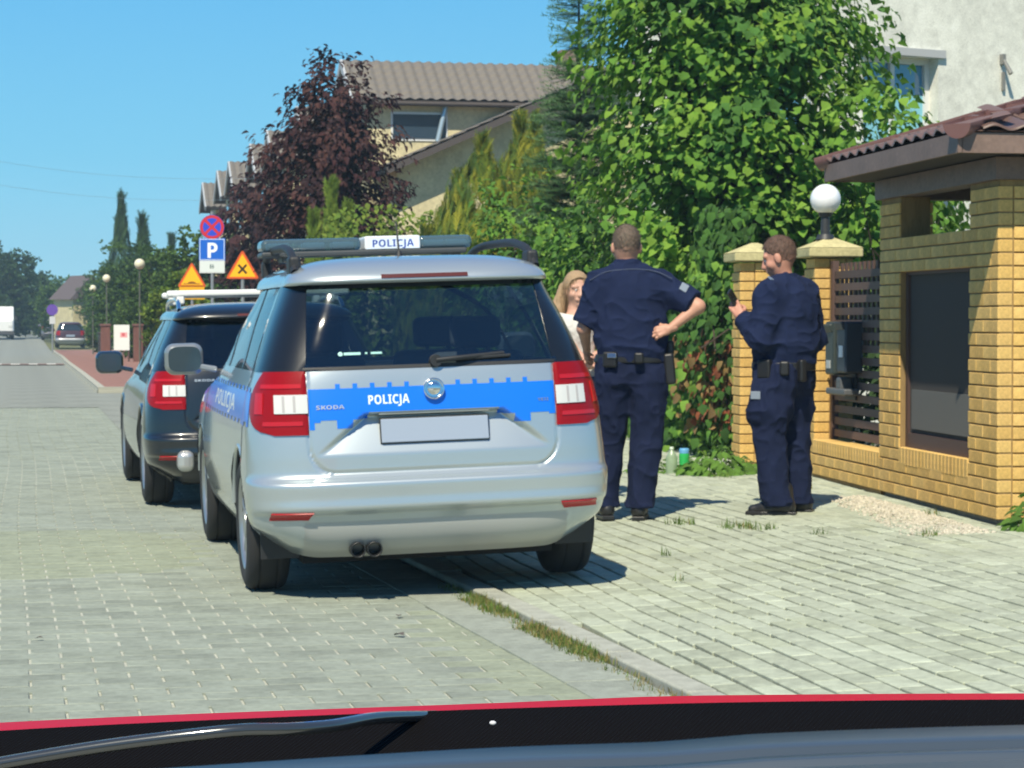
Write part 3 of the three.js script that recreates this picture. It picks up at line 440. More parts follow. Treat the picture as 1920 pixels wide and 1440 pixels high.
  for (let r = 0; r < 4; r++) for (let i = -8; i < 2; i++) { // slope to the camera
    const along = (i + .5) * .2, up = r * .34; if (Math.abs(along) > halfX * (1 - (up + .12) / halfZ) + .02) continue;
    const m = obj('roof_tile', tg, tMat[br() * 3 | 0], k); m.name = kidName(k, 'roof_tile'); m.position.set(xc + along, yE + .012 + up * rise / halfZ, oz + .018 - up); m.rotateX(slopeL(halfZ)); }
  const hipTile = (() => { const q = new THREE.CylinderGeometry(.085, .105, .36, 16, 1, false, -Math.PI / 2, Math.PI); q.rotateX(Math.PI / 2); return q; })();
  const hip = (cx, cz) => { const A = V(cx, yE + .03, cz), B = V(ax, yA + .03, az), d = B.clone().sub(A), L = d.length(); d.normalize(); for (let i = 0; i < Math.floor(L / .3); i++) { const m = obj('ridge_tile', hipTile, std(.2, .105, .10, .22), k); m.name = kidName(k, 'ridge_tile'); m.position.copy(A).addScaledVector(d, .16 + i * .3); m.position.y += .012; m.up.set(0, 1, 0); const t = m.position.clone().sub(d); m.lookAt(0, 0, 0); const q = new THREE.Matrix4().lookAt(V(0, 0, 0), d, V(0, 1, 0)); m.quaternion.setFromRotationMatrix(q); } };
  hip(-ox - .02, oz + .02); hip(-ox - .02, ze - .02);
}
{
  const w = thing('low_brick_wall', 'low yellow brick wall under the dark slatted panel', 'wall', [FX, 0, FZ], FTURN);
  obj('mortar_core', bx(.2, .28, 1.79, .114, .24, -3.265), mortarMat, w);
  bricksAlongZ(w, .002, -2.365, -4.15, .18, 2, null);
  for (let i = 0; i < 25; i++) { const m = obj('brick', brickGeo(.2, .062, .1), brickMats[br() * 5 | 0], w); m.name = kidName(w, 'brick'); m.position.set(.098, .39, -2.40 - i * .0705); }
  obj('plinth', uvBox(bx(.16, .3, 1.79, .115, .02, -3.265)), concreteMat, w);
}
const capMat = std(.62, .55, .29, .85, { map: rep(grainMap, 2), bumpMap: rep(bumpMap, 2), bumpScale: .003 });
function pier(zc, label, gate) {
  const p = thing('gate_pier', label, 'gate pier', fw(gate ? .18 : -.08, 0, zc), FTURN, null), S = .30, h = S / 2;
  obj('mortar_core', bx(S - .028, 1.64, S - .028, 0, .98, 0), mortarMat, p);
  bricksAlongZ(p, -h, h, -h, .18, 21, null, .12); bricksAlongX(p, h, -h + .12, h, .18, 21, 0, .12);
  obj('plinth', bx(.27, .3, .27, 0, .04, 0), concreteMat, p);
  const q = new THREE.CylinderGeometry(.035, .30, .085, 4, 1); q.rotateY(Math.PI / 4); q.translate(0, 1.945, 0);
  obj('cap', uvBox(merge([rb(.425, .07, .425, .012, 0, 1.866, 0), toCreasedNormals(q, .3)])), capMat, p);
  return p;
}
pier(-4.30, 'brick pier with pale yellow cap and the globe lamp on top', true);
pier(-5.65, 'brick pier with pale yellow cap overgrown by creeper on its left', false);
{
  const l = thing('globe_lamp', 'white globe lamp on a dark post on the brick pier beside the shelter roof', 'lamp', fw(.15, 1.98, -4.30), FTURN);
  obj('post', [cyl(.032, .04, .2, 16, 0, .09, 0), cyl(.06, .075, .04, 16, 0, .01, 0), cyl(.06, .045, .04, 16, 0, .185, 0)], std(.03, .032, .035, .5), l);
  obj('globe', sph(.118, 0, .30, 0, 1, 1, 1, 32), phys(.82, .83, .85, .25, { clearcoat: .6 }), l);
}
const slatMat = [[.12, .068, .055], [.14, .08, .062], [.10, .058, .048]].map((c) => std(...c, .65, { map: rep(grainMap, 2) }));
const slatMatRed = [[.19, .10, .085], [.21, .115, .095], [.17, .09, .075]].map((c) => std(...c, .65, { map: rep(grainMap, 2) }));
function slatPanel(name, label, cat, x, z0, z1, y0, y1, mats, latTop) {
  const g = thing(name, label, cat, [FX, 0, FZ], FTURN), L = z0 - z1, zc = (z0 + z1) / 2, r = rng(77);
  for (const z of [z0 - .03, z1 + .03]) { const m = obj('post', bx(.05, y1 - y0, .06, x, (y0 + y1) / 2, z), mats[0], g); m.name = kidName(g, 'post'); }
  const hg = bx(.02, .055, L - .12, 0, 0, 0), n = Math.floor((y1 - y0) / .092);
  for (let i = 0; i < n; i++) { const m = obj('slat', hg, mats[r() * 3 | 0], g); m.name = kidName(g, 'slat'); m.position.set(x, y0 + .05 + i * .092, zc); }
  const vg = bx(.018, latTop, .04, 0, 0, 0), k = Math.floor((L - .12) / .115);
  for (let i = 0; i < k; i++) { const m = obj('cross_slat', vg, mats[r() * 3 | 0], g); m.name = kidName(g, 'cross_slat'); m.position.set(x + .021, y1 - latTop / 2 - .02, z0 - .1 - i * .115); }
  return g;
}
slatPanel('slatted_fence', 'dark brown slatted fence panel with mailboxes between pier and shelter', 'fence', .17, -2.37, -4.13, .445, 1.80, slatMat, .62);
slatPanel('wooden_gate', 'brown slatted garden gate between the two brick piers', 'gate', .09, -4.47, -5.48, .16, 1.72, slatMatRed, .5);
{
  const gm = std(.045, .058, .053, .5, { metalness: .3 }), bm = std(.034, .045, .062, .5, { metalness: .3 });
  const a = thing('mailbox', 'grey green mailbox on the dark slatted fence, left of the bluish one', 'mailbox', fw(.10, 0, -3.76), FTURN); obj('box', rb(.14, .40, .22, .02, 0, 1.14, 0), gm, a); obj('flap', rb(.03, .06, .2, .01, -.075, 1.29, 0, 0, 0, .3), gm, a); obj('label_plate', bx(.006, .06, .1, -.074, 1.02, 0), std(.45, .47, .46, .5), a);
  const b = thing('mailbox', 'bluish mailbox with a white sticker, nearest the brick shelter', 'mailbox', fw(.10, 0, -3.44), FTURN); obj('box', rb(.14, .38, .23, .02, 0, 1.15, 0), bm, b); obj('flap', rb(.03, .06, .2, .01, -.075, 1.31, 0, 0, 0, .3), bm, b); obj('sticker', bx(.006, .085, .1, -.074, 1.12, .02), std(.66, .68, .7, .5), b);
  const c = thing('letter_tray', 'low dark newspaper tray under the two mailboxes', 'tray', fw(.09, 0, -3.6), FTURN); obj('tray', [rb(.12, .05, .5, .015, 0, .82, 0), rb(.1, .1, .12, .02, 0, .88, .05)], std(.09, .095, .1, .5), c); obj('bracket', bx(.03, .2, .3, .07, .86, 0), M.trim, c);
}
// ---------- vegetation ----------
const leafMat = (t = .35) => phys(1, 1, 1, .9, { transmission: t, thickness: 0, specularIntensity: .25 });
const LM = leafMat(.45), LM2 = leafMat(.3), barkMat = std(.10, .075, .055, .95, { map: rep(grainMap, 1), bumpMap, bumpScale: .01 });
function broadLeaf(w = .8, fold = .18, droop = .25) { // unit length, from stalk at origin along +y, faces +z
  const pos = [0, 0, 0, -.5 * w, .38, fold, 0, .42, 0, .5 * w, .38, fold, -.36 * w, .7, fold * .5 - droop * .3, .36 * w, .7, fold * .5 - droop * .3, 0, 1, -droop]; return geoOf(pos, [0, 2, 1, 0, 3, 2, 1, 2, 4, 2, 3, 5, 4, 2, 6, 2, 5, 6]);
}
const G = { round: broadLeaf(.95, .14, .3), oval: broadLeaf(.55, .12, .25), ivy: broadLeaf(.85, .1, .35) };
G.clump = (() => { const r = rng(3), l = []; for (let i = 0; i < 6; i++) l.push(broadLeaf(.8, .1, .2).applyMatrix4(M4((r() - .5) * .7, (r() - .5) * .7, (r() - .5) * .7, r() * 6, r() * 6, r() * 6, .6, .6, .6))); return merge(l); })();
G.needle = (() => { const r = rng(8), pos = [], idx = []; let k = 0; for (let i = 0; i < 26; i++) { const t = i / 26, s = i % 2 ? 1 : -1, L = .34 * (1 - t * .6), a = .75 + r() * .3, b = [0, t, 0], e = [s * L * Math.sin(a), t + L * Math.cos(a), (r() - .3) * .16]; pos.push(b[0] - .012, b[1], 0, b[0] + .012, b[1] + .035, 0, ...e); idx.push(k, k + 1, k + 2); k += 3; } pos.push(-.015, 0, 0, .015, 0, 0, 0, 1.12, .0); idx.push(k, k + 1, k + 2); return geoOf(pos, idx); })();
G.thuja = (() => { const r = rng(4), pos = [], idx = []; let k = 0; for (let i = 0; i < 16; i++) { const t = .1 + i / 18, s = i % 2 ? 1 : -1, L = .42 * (1 - t * .55), a = .42 + r() * .3, w = .045; const ex = s * L * Math.sin(a), ey = t + L * Math.cos(a), z = (r() - .5) * .14; pos.push(0, t - w, 0, 0, t + w, 0, ex, ey, z); idx.push(k, k + 1, k + 2); k += 3; } pos.push(-.02, 0, 0, .02, 0, 0, 0, 1.15, 0); idx.push(k, k + 1, k + 2); return geoOf(pos, idx); })();
const tmpM = new THREE.Matrix4(), tmpC = new THREE.Color();
function leafPose(p, n, up, s, roll = 0) { // leaf faces n, its length along up as far as that allows
  const z = n.clone().normalize(), x = up.clone().cross(z); if (x.lengthSq() < 1e-4) x.set(1, 0, 0); x.normalize(); const y = z.clone().cross(x), m = new THREE.Matrix4().makeBasis(x, y, z); if (roll) m.multiply(new THREE.Matrix4().makeRotationZ(roll)); m.scale(V(s, s, s)); m.setPosition(p); return m;
}
function scatter(parent, name, geo, mat, list, kind) { const im = new THREE.InstancedMesh(geo, mat, list.length); im.name = name; im.castShadow = im.receiveShadow = true; list.forEach((l, i) => { im.setMatrixAt(i, l.m); im.setColorAt(i, tmpC.setRGB(...l.c)); }); im.userData.kind = kind || 'stuff'; parent.add(im); return im; }
function limbs(parent, base, top, r0, ends, seed, mat = barkMat) {
  const l = [rod(base, top, r0, r0 * .45, 10)], r = rng(seed); for (const e of ends) { const t = .25 + r() * .7, a = base.map((v, i) => lerp(v, top[i], t)), mid = a.map((v, i) => lerp(v, e[i], .5) + (i === 1 ? .08 : (r() - .5) * .1)); const rr = r0 * .3 * (1.2 - t); l.push(rod(a, mid, rr, rr * .6, 6), rod(mid, e, rr * .6, rr * .2, 5)); } return obj('trunk', l, mat, parent);
}
const shade = (c, t, y = 0) => [c[0] * t + y, c[1] * t + y * .6, c[2] * t];
function broadTree(name, label, cat, o) { // crown built of leaf clusters in an uneven ellipsoid
  const g = thing(name, label, cat, [o.x, o.y0 ?? .1, o.z], 0, o.group), r = rng(o.seed), list = [], ends = [], cy = (o.h0 + o.h1) / 2, ry = (o.h1 - o.h0) / 2;
  for (let i = 0; i < o.n; i++) {
    const u = r() * 2 - 1, ph = r() * 6.283, s = Math.sqrt(1 - u * u), d = V(s * Math.cos(ph), u, s * Math.sin(ph)), bump = .66 + .62 * vnoise(d.x * 1.8 + o.seed, d.y * 1.8, d.z * 1.8 + 7), rad = Math.pow(r(), .42) * bump;
    const shape = o.taper ? lerp(1, 1 - .7 * clamp((u + 1) / 2, 0, 1), o.taper) : 1;
    const c = V(d.x * o.rx * rad * shape, cy + d.y * ry * rad, d.z * (o.rz ?? o.rx) * rad * shape); if (i % 5 === 0) ends.push(c.toArray());
    const tone = o.cols[r() * o.cols.length | 0], axis = V(d.x + (r() - .5), (r() - .35) * 1.2, d.z + (r() - .5)).normalize();
    for (let k = 0; k < o.per; k++) {
      const q = c.clone().addScaledVector(axis, (k / o.per - .5) * o.cr * 2.2).add(V(r() - .5, r() - .5, r() - .5).multiplyScalar(o.cr * 1.1));
      const n = V(d.x * .7 + (r() - .5) * 1.3, .55 + r() * .6, d.z * .7 + (r() - .5) * 1.3), up = V(d.x + (r() - .5) * 1.4, (r() - .75) * 1.2, d.z + (r() - .5) * 1.4), t = .8 + r() * .4;
      list.push({ m: leafPose(q, n, up, o.leaf * (.7 + r() * .6), (r() - .5)), c: shade(tone, t), p: q });
    }
  }
  limbs(g, [0, 0, 0], [0, lerp(o.h0, o.h1, .75), 0], o.trunk ?? .12, ends.slice(0, 60), o.seed);
  if (o.single) { // the nearest leaves singly
    const fwd = V(.211, 0, -.977); list.sort((a, b) => a.p.dot(fwd) - b.p.dot(fwd)); const mats = {};
    list.splice(0, o.single).forEach((l) => { const key = l.c.map((v) => Math.round(v * 40)).join(); const m = obj('leaf', o.geo, mats[key] ||= Object.assign(LM.clone(), { color: new THREE.Color().setRGB(...l.c) }), g); m.name = kidName(g, 'leaf'); l.m.decompose(m.position, m.quaternion, m.scale); });
  }
  scatter(g, 'crown', o.geo, o.mat ?? LM, list, o.single ? 'stuff' : null); return g;
}
function conifer(name, label, cat, o) { // whorled drooping boughs of needle sprays
  const g = thing(name, label, cat, [o.x, o.y0 ?? .1, o.z], 0, o.group), r = rng(o.seed), list = [], bl = []; 
  const H = o.h, dy = o.dy ?? .16; for (let y = H - .1; y > (o.h0 ?? .3); y -= dy * (.8 + r() * .4)) {
    const f = 1 - y / H, R = o.r * (.06 + .94 * Math.pow(f, .85)) , n = Math.round(lerp(4, o.nb ?? 9, f));
    for (let b = 0; b < n; b++) {
      const a = r() * 6.283, L = R * (.7 + r() * .45), dx = Math.cos(a), dz = Math.sin(a), rise = o.rise ?? .25, e = [dx * L, y + L * rise - L * L * .28, dz * L]; if (L > .25) bl.push(rod([0, y, 0], e, .012 + .01 * f, .004, 4));
      const m = Math.max(2, Math.round(L / (o.step ?? .09))); for (let k = 0; k < m; k++) { const t = (k + .4) / m, p = V(dx * L * t, y + L * t * rise - (L * t) ** 2 * .28, dz * L * t); for (const s of [-1, 0, 1]) { const dir = V(dx + -dz * s * (.9 + r() * .3), .12 - t * .35 + (r() - .5) * .3, dz + dx * s * (.9 + r() * .3)).normalize(); list.push({ m: leafPose(p, V((r() - .5) * .7, 1, (r() - .5) * .7), dir, o.leaf * (.75 + r() * .5) * (1.15 - .4 * t), 0), c: shade(o.cols[r() * o.cols.length | 0], .7 + r() * .5 + t * .15) }); } }
    }
  }
  obj('trunk', [rod([0, 0, 0], [0, H * .96, 0], o.trunk ?? .09, .012, 8), ...bl], barkMat, g); scatter(g, 'crown', G.needle, LM2, list); return g;
}
function thuja(name, label, cat, o) { // dense upright flame of flat sprays
  const g = thing(name, label, cat, [o.x, o.y0 ?? .1, o.z], 0, o.group), r = rng(o.seed), list = [];
  for (let i = 0; i < o.n; i++) { const y = Math.pow(r(), .8) * o.h, f = y / o.h, prof = Math.pow(Math.sin(Math.PI * Math.min(1, .18 + f * .82)), .75) * (f > .85 ? (1 - f) / .15 * .6 + .25 : 1), a = r() * 6.283, R = o.r * (o.cone ? (1 - f * .93) : prof) * (.55 + .45 * Math.sqrt(r())) * (.8 + .4 * vnoise(Math.cos(a) * 1.6 + o.seed, y * 1.6, Math.sin(a) * 1.6)), d = V(Math.cos(a), 0, Math.sin(a)); const p = V(d.x * R, y * .97, d.z * R);
    list.push({ m: leafPose(p, V(d.x + (r() - .5) * .8, .25, d.z + (r() - .5) * .8), V(d.x * .35 + (r() - .5) * .4, 1, d.z * .35 + (r() - .5) * .4), o.leaf * (.7 + r() * .6), (r() - .5) * .5), c: shade(o.cols[r() * o.cols.length | 0], .7 + r() * .55) }); }
  obj('trunk', rod([0, 0, 0], [0, o.h * .85, 0], .06, .01, 7), barkMat, g); scatter(g, 'crown', G.thuja, LM2, list); return g;
}
const C = { lime: [[.165, .33, .04], [.125, .275, .04], [.22, .38, .05], [.085, .205, .04]], ivy: [[.08, .19, .035], [.11, .25, .04], [.18, .33, .05], [.055, .135, .03]], gold: [[.22, .25, .03], [.15, .21, .03], [.28, .28, .035], [.09, .16, .03], [.07, .13, .03]], thuja: [[.15, .23, .035], [.12, .20, .03], [.19, .26, .04]], spruce: [[.10, .20, .08], [.14, .25, .11], [.07, .145, .065]], purple: [[.055, .022, .026], [.075, .03, .032], [.04, .018, .022], [.10, .045, .04]], mid: [[.085, .16, .035], [.065, .13, .03], [.11, .19, .04]], dark: [[.04, .085, .03], [.05, .10, .035]] };
const at = (lat, dep) => [lat * .9774 + dep * .2113, lat * .2113 - dep * .9774]; // lateral and depth from the camera's place to x, z
const P2 = (px, dep) => at((px - 960) / 4300 * dep, dep);
const yAt = (py, dep) => 1.35 + (600 - py) / 4300 * dep;
{ // big leafy tree over the gate
  let [x, z] = P2(1385, 21.5); broadTree('leafy_tree', 'big bright green broad-leaved tree above the gate and piers', 'tree', { x, z, h0: 1.2, h1: 5.6, rx: 1.62, taper: .42, rz: 1.3, n: 860, per: 25, cr: .27, leaf: .088, cols: C.lime, geo: G.round, seed: 31, single: 300, trunk: .1 });
  [x, z] = P2(1500, 23); broadTree('leafy_tree', 'darker broad-leaved tree behind the shelter, before the white house', 'tree', { x, z, h0: .9, h1: 3.3, rx: 1.9, rz: 1.1, n: 260, per: 20, cr: .26, leaf: .1, cols: [...C.lime.slice(1, 2), ...C.mid], geo: G.round, seed: 37, trunk: .1 });
  [x, z] = P2(1672, 20.5); broadTree('leafy_shrub', 'loose green shrub with long twigs against the white house', 'shrub', { x, z, h0: 1.0, h1: 3.5, rx: .8, rz: .6, n: 95, per: 14, cr: .2, leaf: .09, cols: C.lime, geo: G.round, seed: 41, trunk: .05 });
  [x, z] = P2(1085, 27); conifer('spruce_tree', 'tall spruce with drooping blue-green boughs left of the leafy tree', 'spruce', { x, z, h: 5.2, h0: .4, r: 1.0, dy: .10, leaf: .3, cols: C.spruce, seed: 9, nb: 13 });
  [x, z] = P2(985, 29); conifer('spruce_tree', 'lower spreading blue-green spruce beside the golden cypresses', 'spruce', { x, z, h: 2.7, h0: .3, r: 1.3, dy: .11, leaf: .34, cols: C.spruce, seed: 10, nb: 13 });
  const gold = [[905, 31, 3.65, .85, 'golden cypress with the highest tip left of the spruces'], [862, 33, 3.25, .6, 'golden cypress nearest the row house wall'], [975, 32, 4.0, .62, 'golden cypress just behind the lower spruce'], [925, 27.5, 2.6, .8, 'lower golden cypress right above the light bar'], [1003, 33.5, 4.15, .6, 'golden cypress close to the tall spruce'], [800, 32, 2.4, .5, 'small golden cypress at the right end of the hedge']];
  gold.forEach(([px, dep, h, r, lab], i) => { const [x, z] = P2(px, dep); thuja('golden_cypress', lab, 'cypress', { x, z, h, r, n: 1500, leaf: .26, cols: C.gold, seed: 50 + i, group: 'golden cypresses in the front gardens' }); });
  const th = [[622, 37, 3.42, .55, 'tallest of the three pale green cone thujas'], [588, 37.5, 2.95, .42, 'pale green cone thuja on the left of the tallest'], [652, 36.5, 3.0, .45, 'pale green cone thuja on the right of the tallest']];
  th.forEach(([px, dep, h, r, lab], i) => { const [x, z] = P2(px, dep); thuja('cone_thuja', lab, 'thuja', { x, z, h, r, n: 1100, cone: true, leaf: .24, cols: C.thuja, seed: 70 + i, group: 'pale cone thujas before the purple tree' }); });
  { const [x, z] = P2(750, 35), g = thing('garden_hedge', 'light green garden hedge under the purple tree', 'hedge', [x, .1, z]), r = rng(81), l = []; for (let i = 0; i < 4200; i++) { const u = r() * 2 - 1, a = r() * Math.PI, R = Math.sqrt(r()); const top = 2.75 + .3 * vnoise(u * 3, 1, 4); l.push({ m: leafPose(V(u * 1.15, .4 + Math.sin(a) * R * (top - .4), Math.cos(a) * .5 * R - u * .25), V(r() - .5, .5, r()), V(r() - .5, 1, r() - .5), .13 * (.7 + r() * .6)), c: shade(C.thuja[r() * 3 | 0], .75 + r() * .5) }); } obj('stem', [-.8, -.3, .3, .8].map((q) => rod([q, 0, 0], [q, 2, 0], .04, .01, 6)), barkMat, g); scatter(g, 'foliage', G.oval, LM, l); }
  [x, z] = P2(622, 41); broadTree('purple_tree', 'dark purple-leaved plum tree in front of the row houses', 'tree', { x, z, h0: 1.6, h1: 6.0, rx: 1.6, rz: 1.5, n: 430, per: 24, cr: .26, leaf: .13, cols: C.purple, geo: G.oval, seed: 21, taper: .55, trunk: .12 });
  [x, z] = P2(488, 60); broadTree('purple_tree', 'smaller purple shrub-like tree on the left behind the warning sign', 'tree', { x, z, h0: .8, h1: 5.3, rx: 1.15, rz: 1.0, n: 170, per: 14, cr: .3, leaf: .22, cols: C.purple, geo: G.oval, seed: 22, trunk: .07 });
  // creeper that hides the fence left of the gate
  const cg = thing('creeper', 'thick green creeper with reddish leaves covering the fence left of the pier', 'creeper', [FX, 0, FZ], FTURN), r = rng(91), cl = [];
  for (let i = 0; i < 12000; i++) { const s = Math.pow(r(), 1.3), z = -5.85 - s * 11, y = Math.pow(r(), .9) * (1.8 + .6 * vnoise(z * 1.3, 2, 8)), bulge = (.30 + .5 * vnoise(z * .9, y * 1.1, 5)) * (1 - .25 * Math.max(0, y - 1.5)) * sstep(-5.7, -6.6, z) , x = .25 - bulge * Math.sqrt(r()) + .05; const red = Math.hypot((z + 6.75) * .9, (y - .78) * 1.5) < .58 * (.6 + .8 * vnoise(z * 3, y * 3, 2)) && r() < .5; const tn = vnoise(z * 2.2, y * 2.4, 3), c = red ? (r() < .5 ? [.36, .12, .06] : [.30, .20, .08]) : C.ivy[tn > .62 ? (r() < .6 ? 2 : 1) : tn < .38 ? (r() < .6 ? 3 : 0) : r() * 4 | 0];
    cl.push({ m: leafPose(V(x, y + .1, z), V(-1 + (r() - .5), .4 + r() * .9, .6 + (r() - .5) * 2), V(-.4 + (r() - .5) * .9, -1, (r() - .5) * 1.3), (.05 + .085 * r() * r() + .02), (r() - .5) * 1.6), c: shade(c, .65 + r() * .7), near: z + -x * .3 + r() * 1.2 }); }
  cl.sort((a, b) => b.near - a.near); const cm = {};
  cl.splice(0, 220).forEach((l) => { const key = l.c.map((v) => Math.round(v * 40)).join(); const m = obj('leaf', G.ivy, cm[key] ||= Object.assign(LM.clone(), { color: new THREE.Color().setRGB(...l.c) }), cg); m.name = kidName(cg, 'leaf'); l.m.decompose(m.position, m.quaternion, m.scale); });
  const st = []; for (let i = 0; i < 34; i++) { const z = -6 - r() * 8; st.push(tube([[.2, .05, z], [.1 - r() * .2, .7, z + (r() - .5) * .4], [.0 - r() * .25, 1.3, z + (r() - .5) * .5], [-.15 - r() * .3, .9 + r() * .4, z + (r() - .5) * .6]], .008, 12, 5)); } obj('stem', st, barkMat, cg);
  scatter(cg, 'foliage', G.ivy, LM, cl, 'stuff'); 
  const fp = thing('wire_fence', 'dark fence behind the creeper', 'fence', [FX, 0, FZ], FTURN); obj('fence_board', bx(.04, 1.5, 14, .32, .85, -13), std(.19, .11, .085, .9), fp);
  // hedge mass between the creeper and the golden cypresses
  [x, z] = P2(1150, 24); broadTree('green_shrub', 'dense green shrub behind the officer with his hand on his hip', 'shrub', { x, z, h0: .1, h1: 2.75, rx: .95, rz: .8, n: 200, per: 15, cr: .22, leaf: .11, cols: C.ivy, geo: G.oval, seed: 61, trunk: .05 });
  [x, z] = P2(1040, 25.5); broadTree('green_shrub', 'dense green shrub behind the fair-haired woman', 'shrub', { x, z, h0: .1, h1: 2.4, rx: .9, rz: .8, n: 190, per: 17, cr: .22, leaf: .095, cols: C.lime, geo: G.oval, seed: 62, trunk: .05 });
  [x, z] = P2(965, 26.5); broadTree('green_shrub', 'bright green shrub between the golden cypresses and the spruces', 'shrub', { x, z, h0: .1, h1: 2.75, rx: .8, rz: .7, n: 190, per: 17, cr: .2, leaf: .09, cols: [...C.thuja, ...C.lime], geo: G.oval, seed: 63, trunk: .05 });
  // yellow leaves beside the shelter
  { const w = fw(.78, .1, -2.85), g = thing('yellow_shrub', 'yellow-leaved shrub showing through the slatted fence beside the shelter', 'shrub', w), l = []; for (let i = 0; i < 420; i++) { const y = .4 + r() * 1.3, k = Math.sin(y * 7) > -.2; if (!k) continue; l.push({ m: leafPose(V((r() - .6) * .5 - .18, y, (r() - .5) * .7 + .1), V(-.6 + r() - .5, .6, .7), V(r() - .5, -.6, r() - .5), .075 * (.6 + r() * .8)), c: shade([.42, .38, .03], .6 + r() * .6) }); } obj('stem', [0, 1, 2].map((i) => rod([(i - 1) * .1, 0, 0], [(i - 1) * .2, 1.5, .1], .012, .004, 5)), barkMat, g); scatter(g, 'foliage', G.oval, LM, l); }
  { const w = fw(.95, .1, -4.9); broadTree('garden_shrub', 'dark garden shrub behind the slatted fence', 'shrub', { x: w[0], z: w[2], h0: .05, h1: 1.75, rx: .65, rz: 1.5, n: 190, per: 13, cr: .2, leaf: .11, cols: C.dark, geo: G.oval, seed: 66, trunk: .04 }); }
  // far trees and shrubs down the street
  const far = [
    ['round_tree', 20, 175, 7.2, 0, 2.9, 'dark', 'dark round tree at the far left above the white van'], ['round_tree', 75, 185, 5.3, 0, 2.2, 'mid', 'lower bushy tree right of the dark round tree'], ['round_tree', 120, 160, 4.6, 0, 1.9, 'mid', 'pale bushy tree above the purple road sign'], ['round_tree', 192, 150, 5.2, 0, 1.5, 'mid', 'bushy tree above the parked red hatchback'],
    ['round_tree', 238, 100, 5.2, 0, 1.4, 'mid', 'bushy tree in front of the tall pointed conifer'], ['round_tree', 278, 92, 4.9, 0, 1.3, 'dark', 'bushy tree below the second conifer'], ['round_tree', 300, 82, 4.3, 0, 1.2, 'mid', 'bushy tree left of the parking sign'], ['round_tree', 360, 72, 4.6, 0, 1.0, 'mid', 'upright green tree behind the parking sign'], ['round_tree', 415, 68, 3.9, 0, 1.0, 'dark', 'green tree between the parking sign and the purple leaves'], ['round_tree', 335, 60, 2.7, 0, .8, 'thuja', 'pale green bush left of the yellow hump sign'], ['round_tree', 192, 118, 1.9, 0, .8, 'mid', 'low bush beside the parked red hatchback'], ['round_tree', 262, 86, 2.4, 0, .9, 'mid', 'low bush above the white poster'], ['round_tree', 450, 64, 2.6, 0, 1.1, 'mid', 'green bush behind the crossing sign'], ['round_tree', -20, 200, 6.3, 0, 3.2, 'mid', 'tree at the left edge behind the van'], ['round_tree', 225, 140, 5.0, 0, 2.0, 'mid', 'tree far down the street behind the garden lamps'], ['round_tree', 110, 210, 4.2, 0, 2.6, 'dark', 'furthest dark tree at the end of the street'], ['round_tree', 55, 215, 3.6, 0, 2.6, 'dark', 'low dark trees closing the end of the street'],
  ];
  far.forEach(([nm, px, dep, h, h0, rx, col, lab], i) => { const [x, z] = P2(px, dep); broadTree(nm, lab, 'tree', { x, z, y0: dip(z) * .6, h0: h0 + .02, h1: h, rx: rx * 1.2, rz: rx, n: 300, per: 5, cr: rx * .16, leaf: Math.max(.18, rx * .14), cols: C[col], geo: G.clump, seed: 100 + i, mat: LM2, trunk: .12, group: 'trees along the far end of the street' }); });
  const fc = [[228, 112, 7.6, 1.35, 'tall narrow pointed conifer, the highest tree on the left'], [268, 106, 6.2, 1.1, 'second, shorter conifer right of the tallest one'], [322, 122, 5.9, .45, 'thin bluish conifer left of the parking sign'], [78, 190, 5.0, .7, 'small conifer top right of the dark round tree']];
  fc.forEach(([px, dep, h, rr, lab], i) => { const [x, z] = P2(px, dep); thuja('pointed_conifer', lab, 'conifer', { x, z, y0: dip(z) * .6, h, r: rr, n: 900, cone: true, leaf: .55, cols: C.dark, seed: 130 + i, group: 'conifers down the street' }); });
}
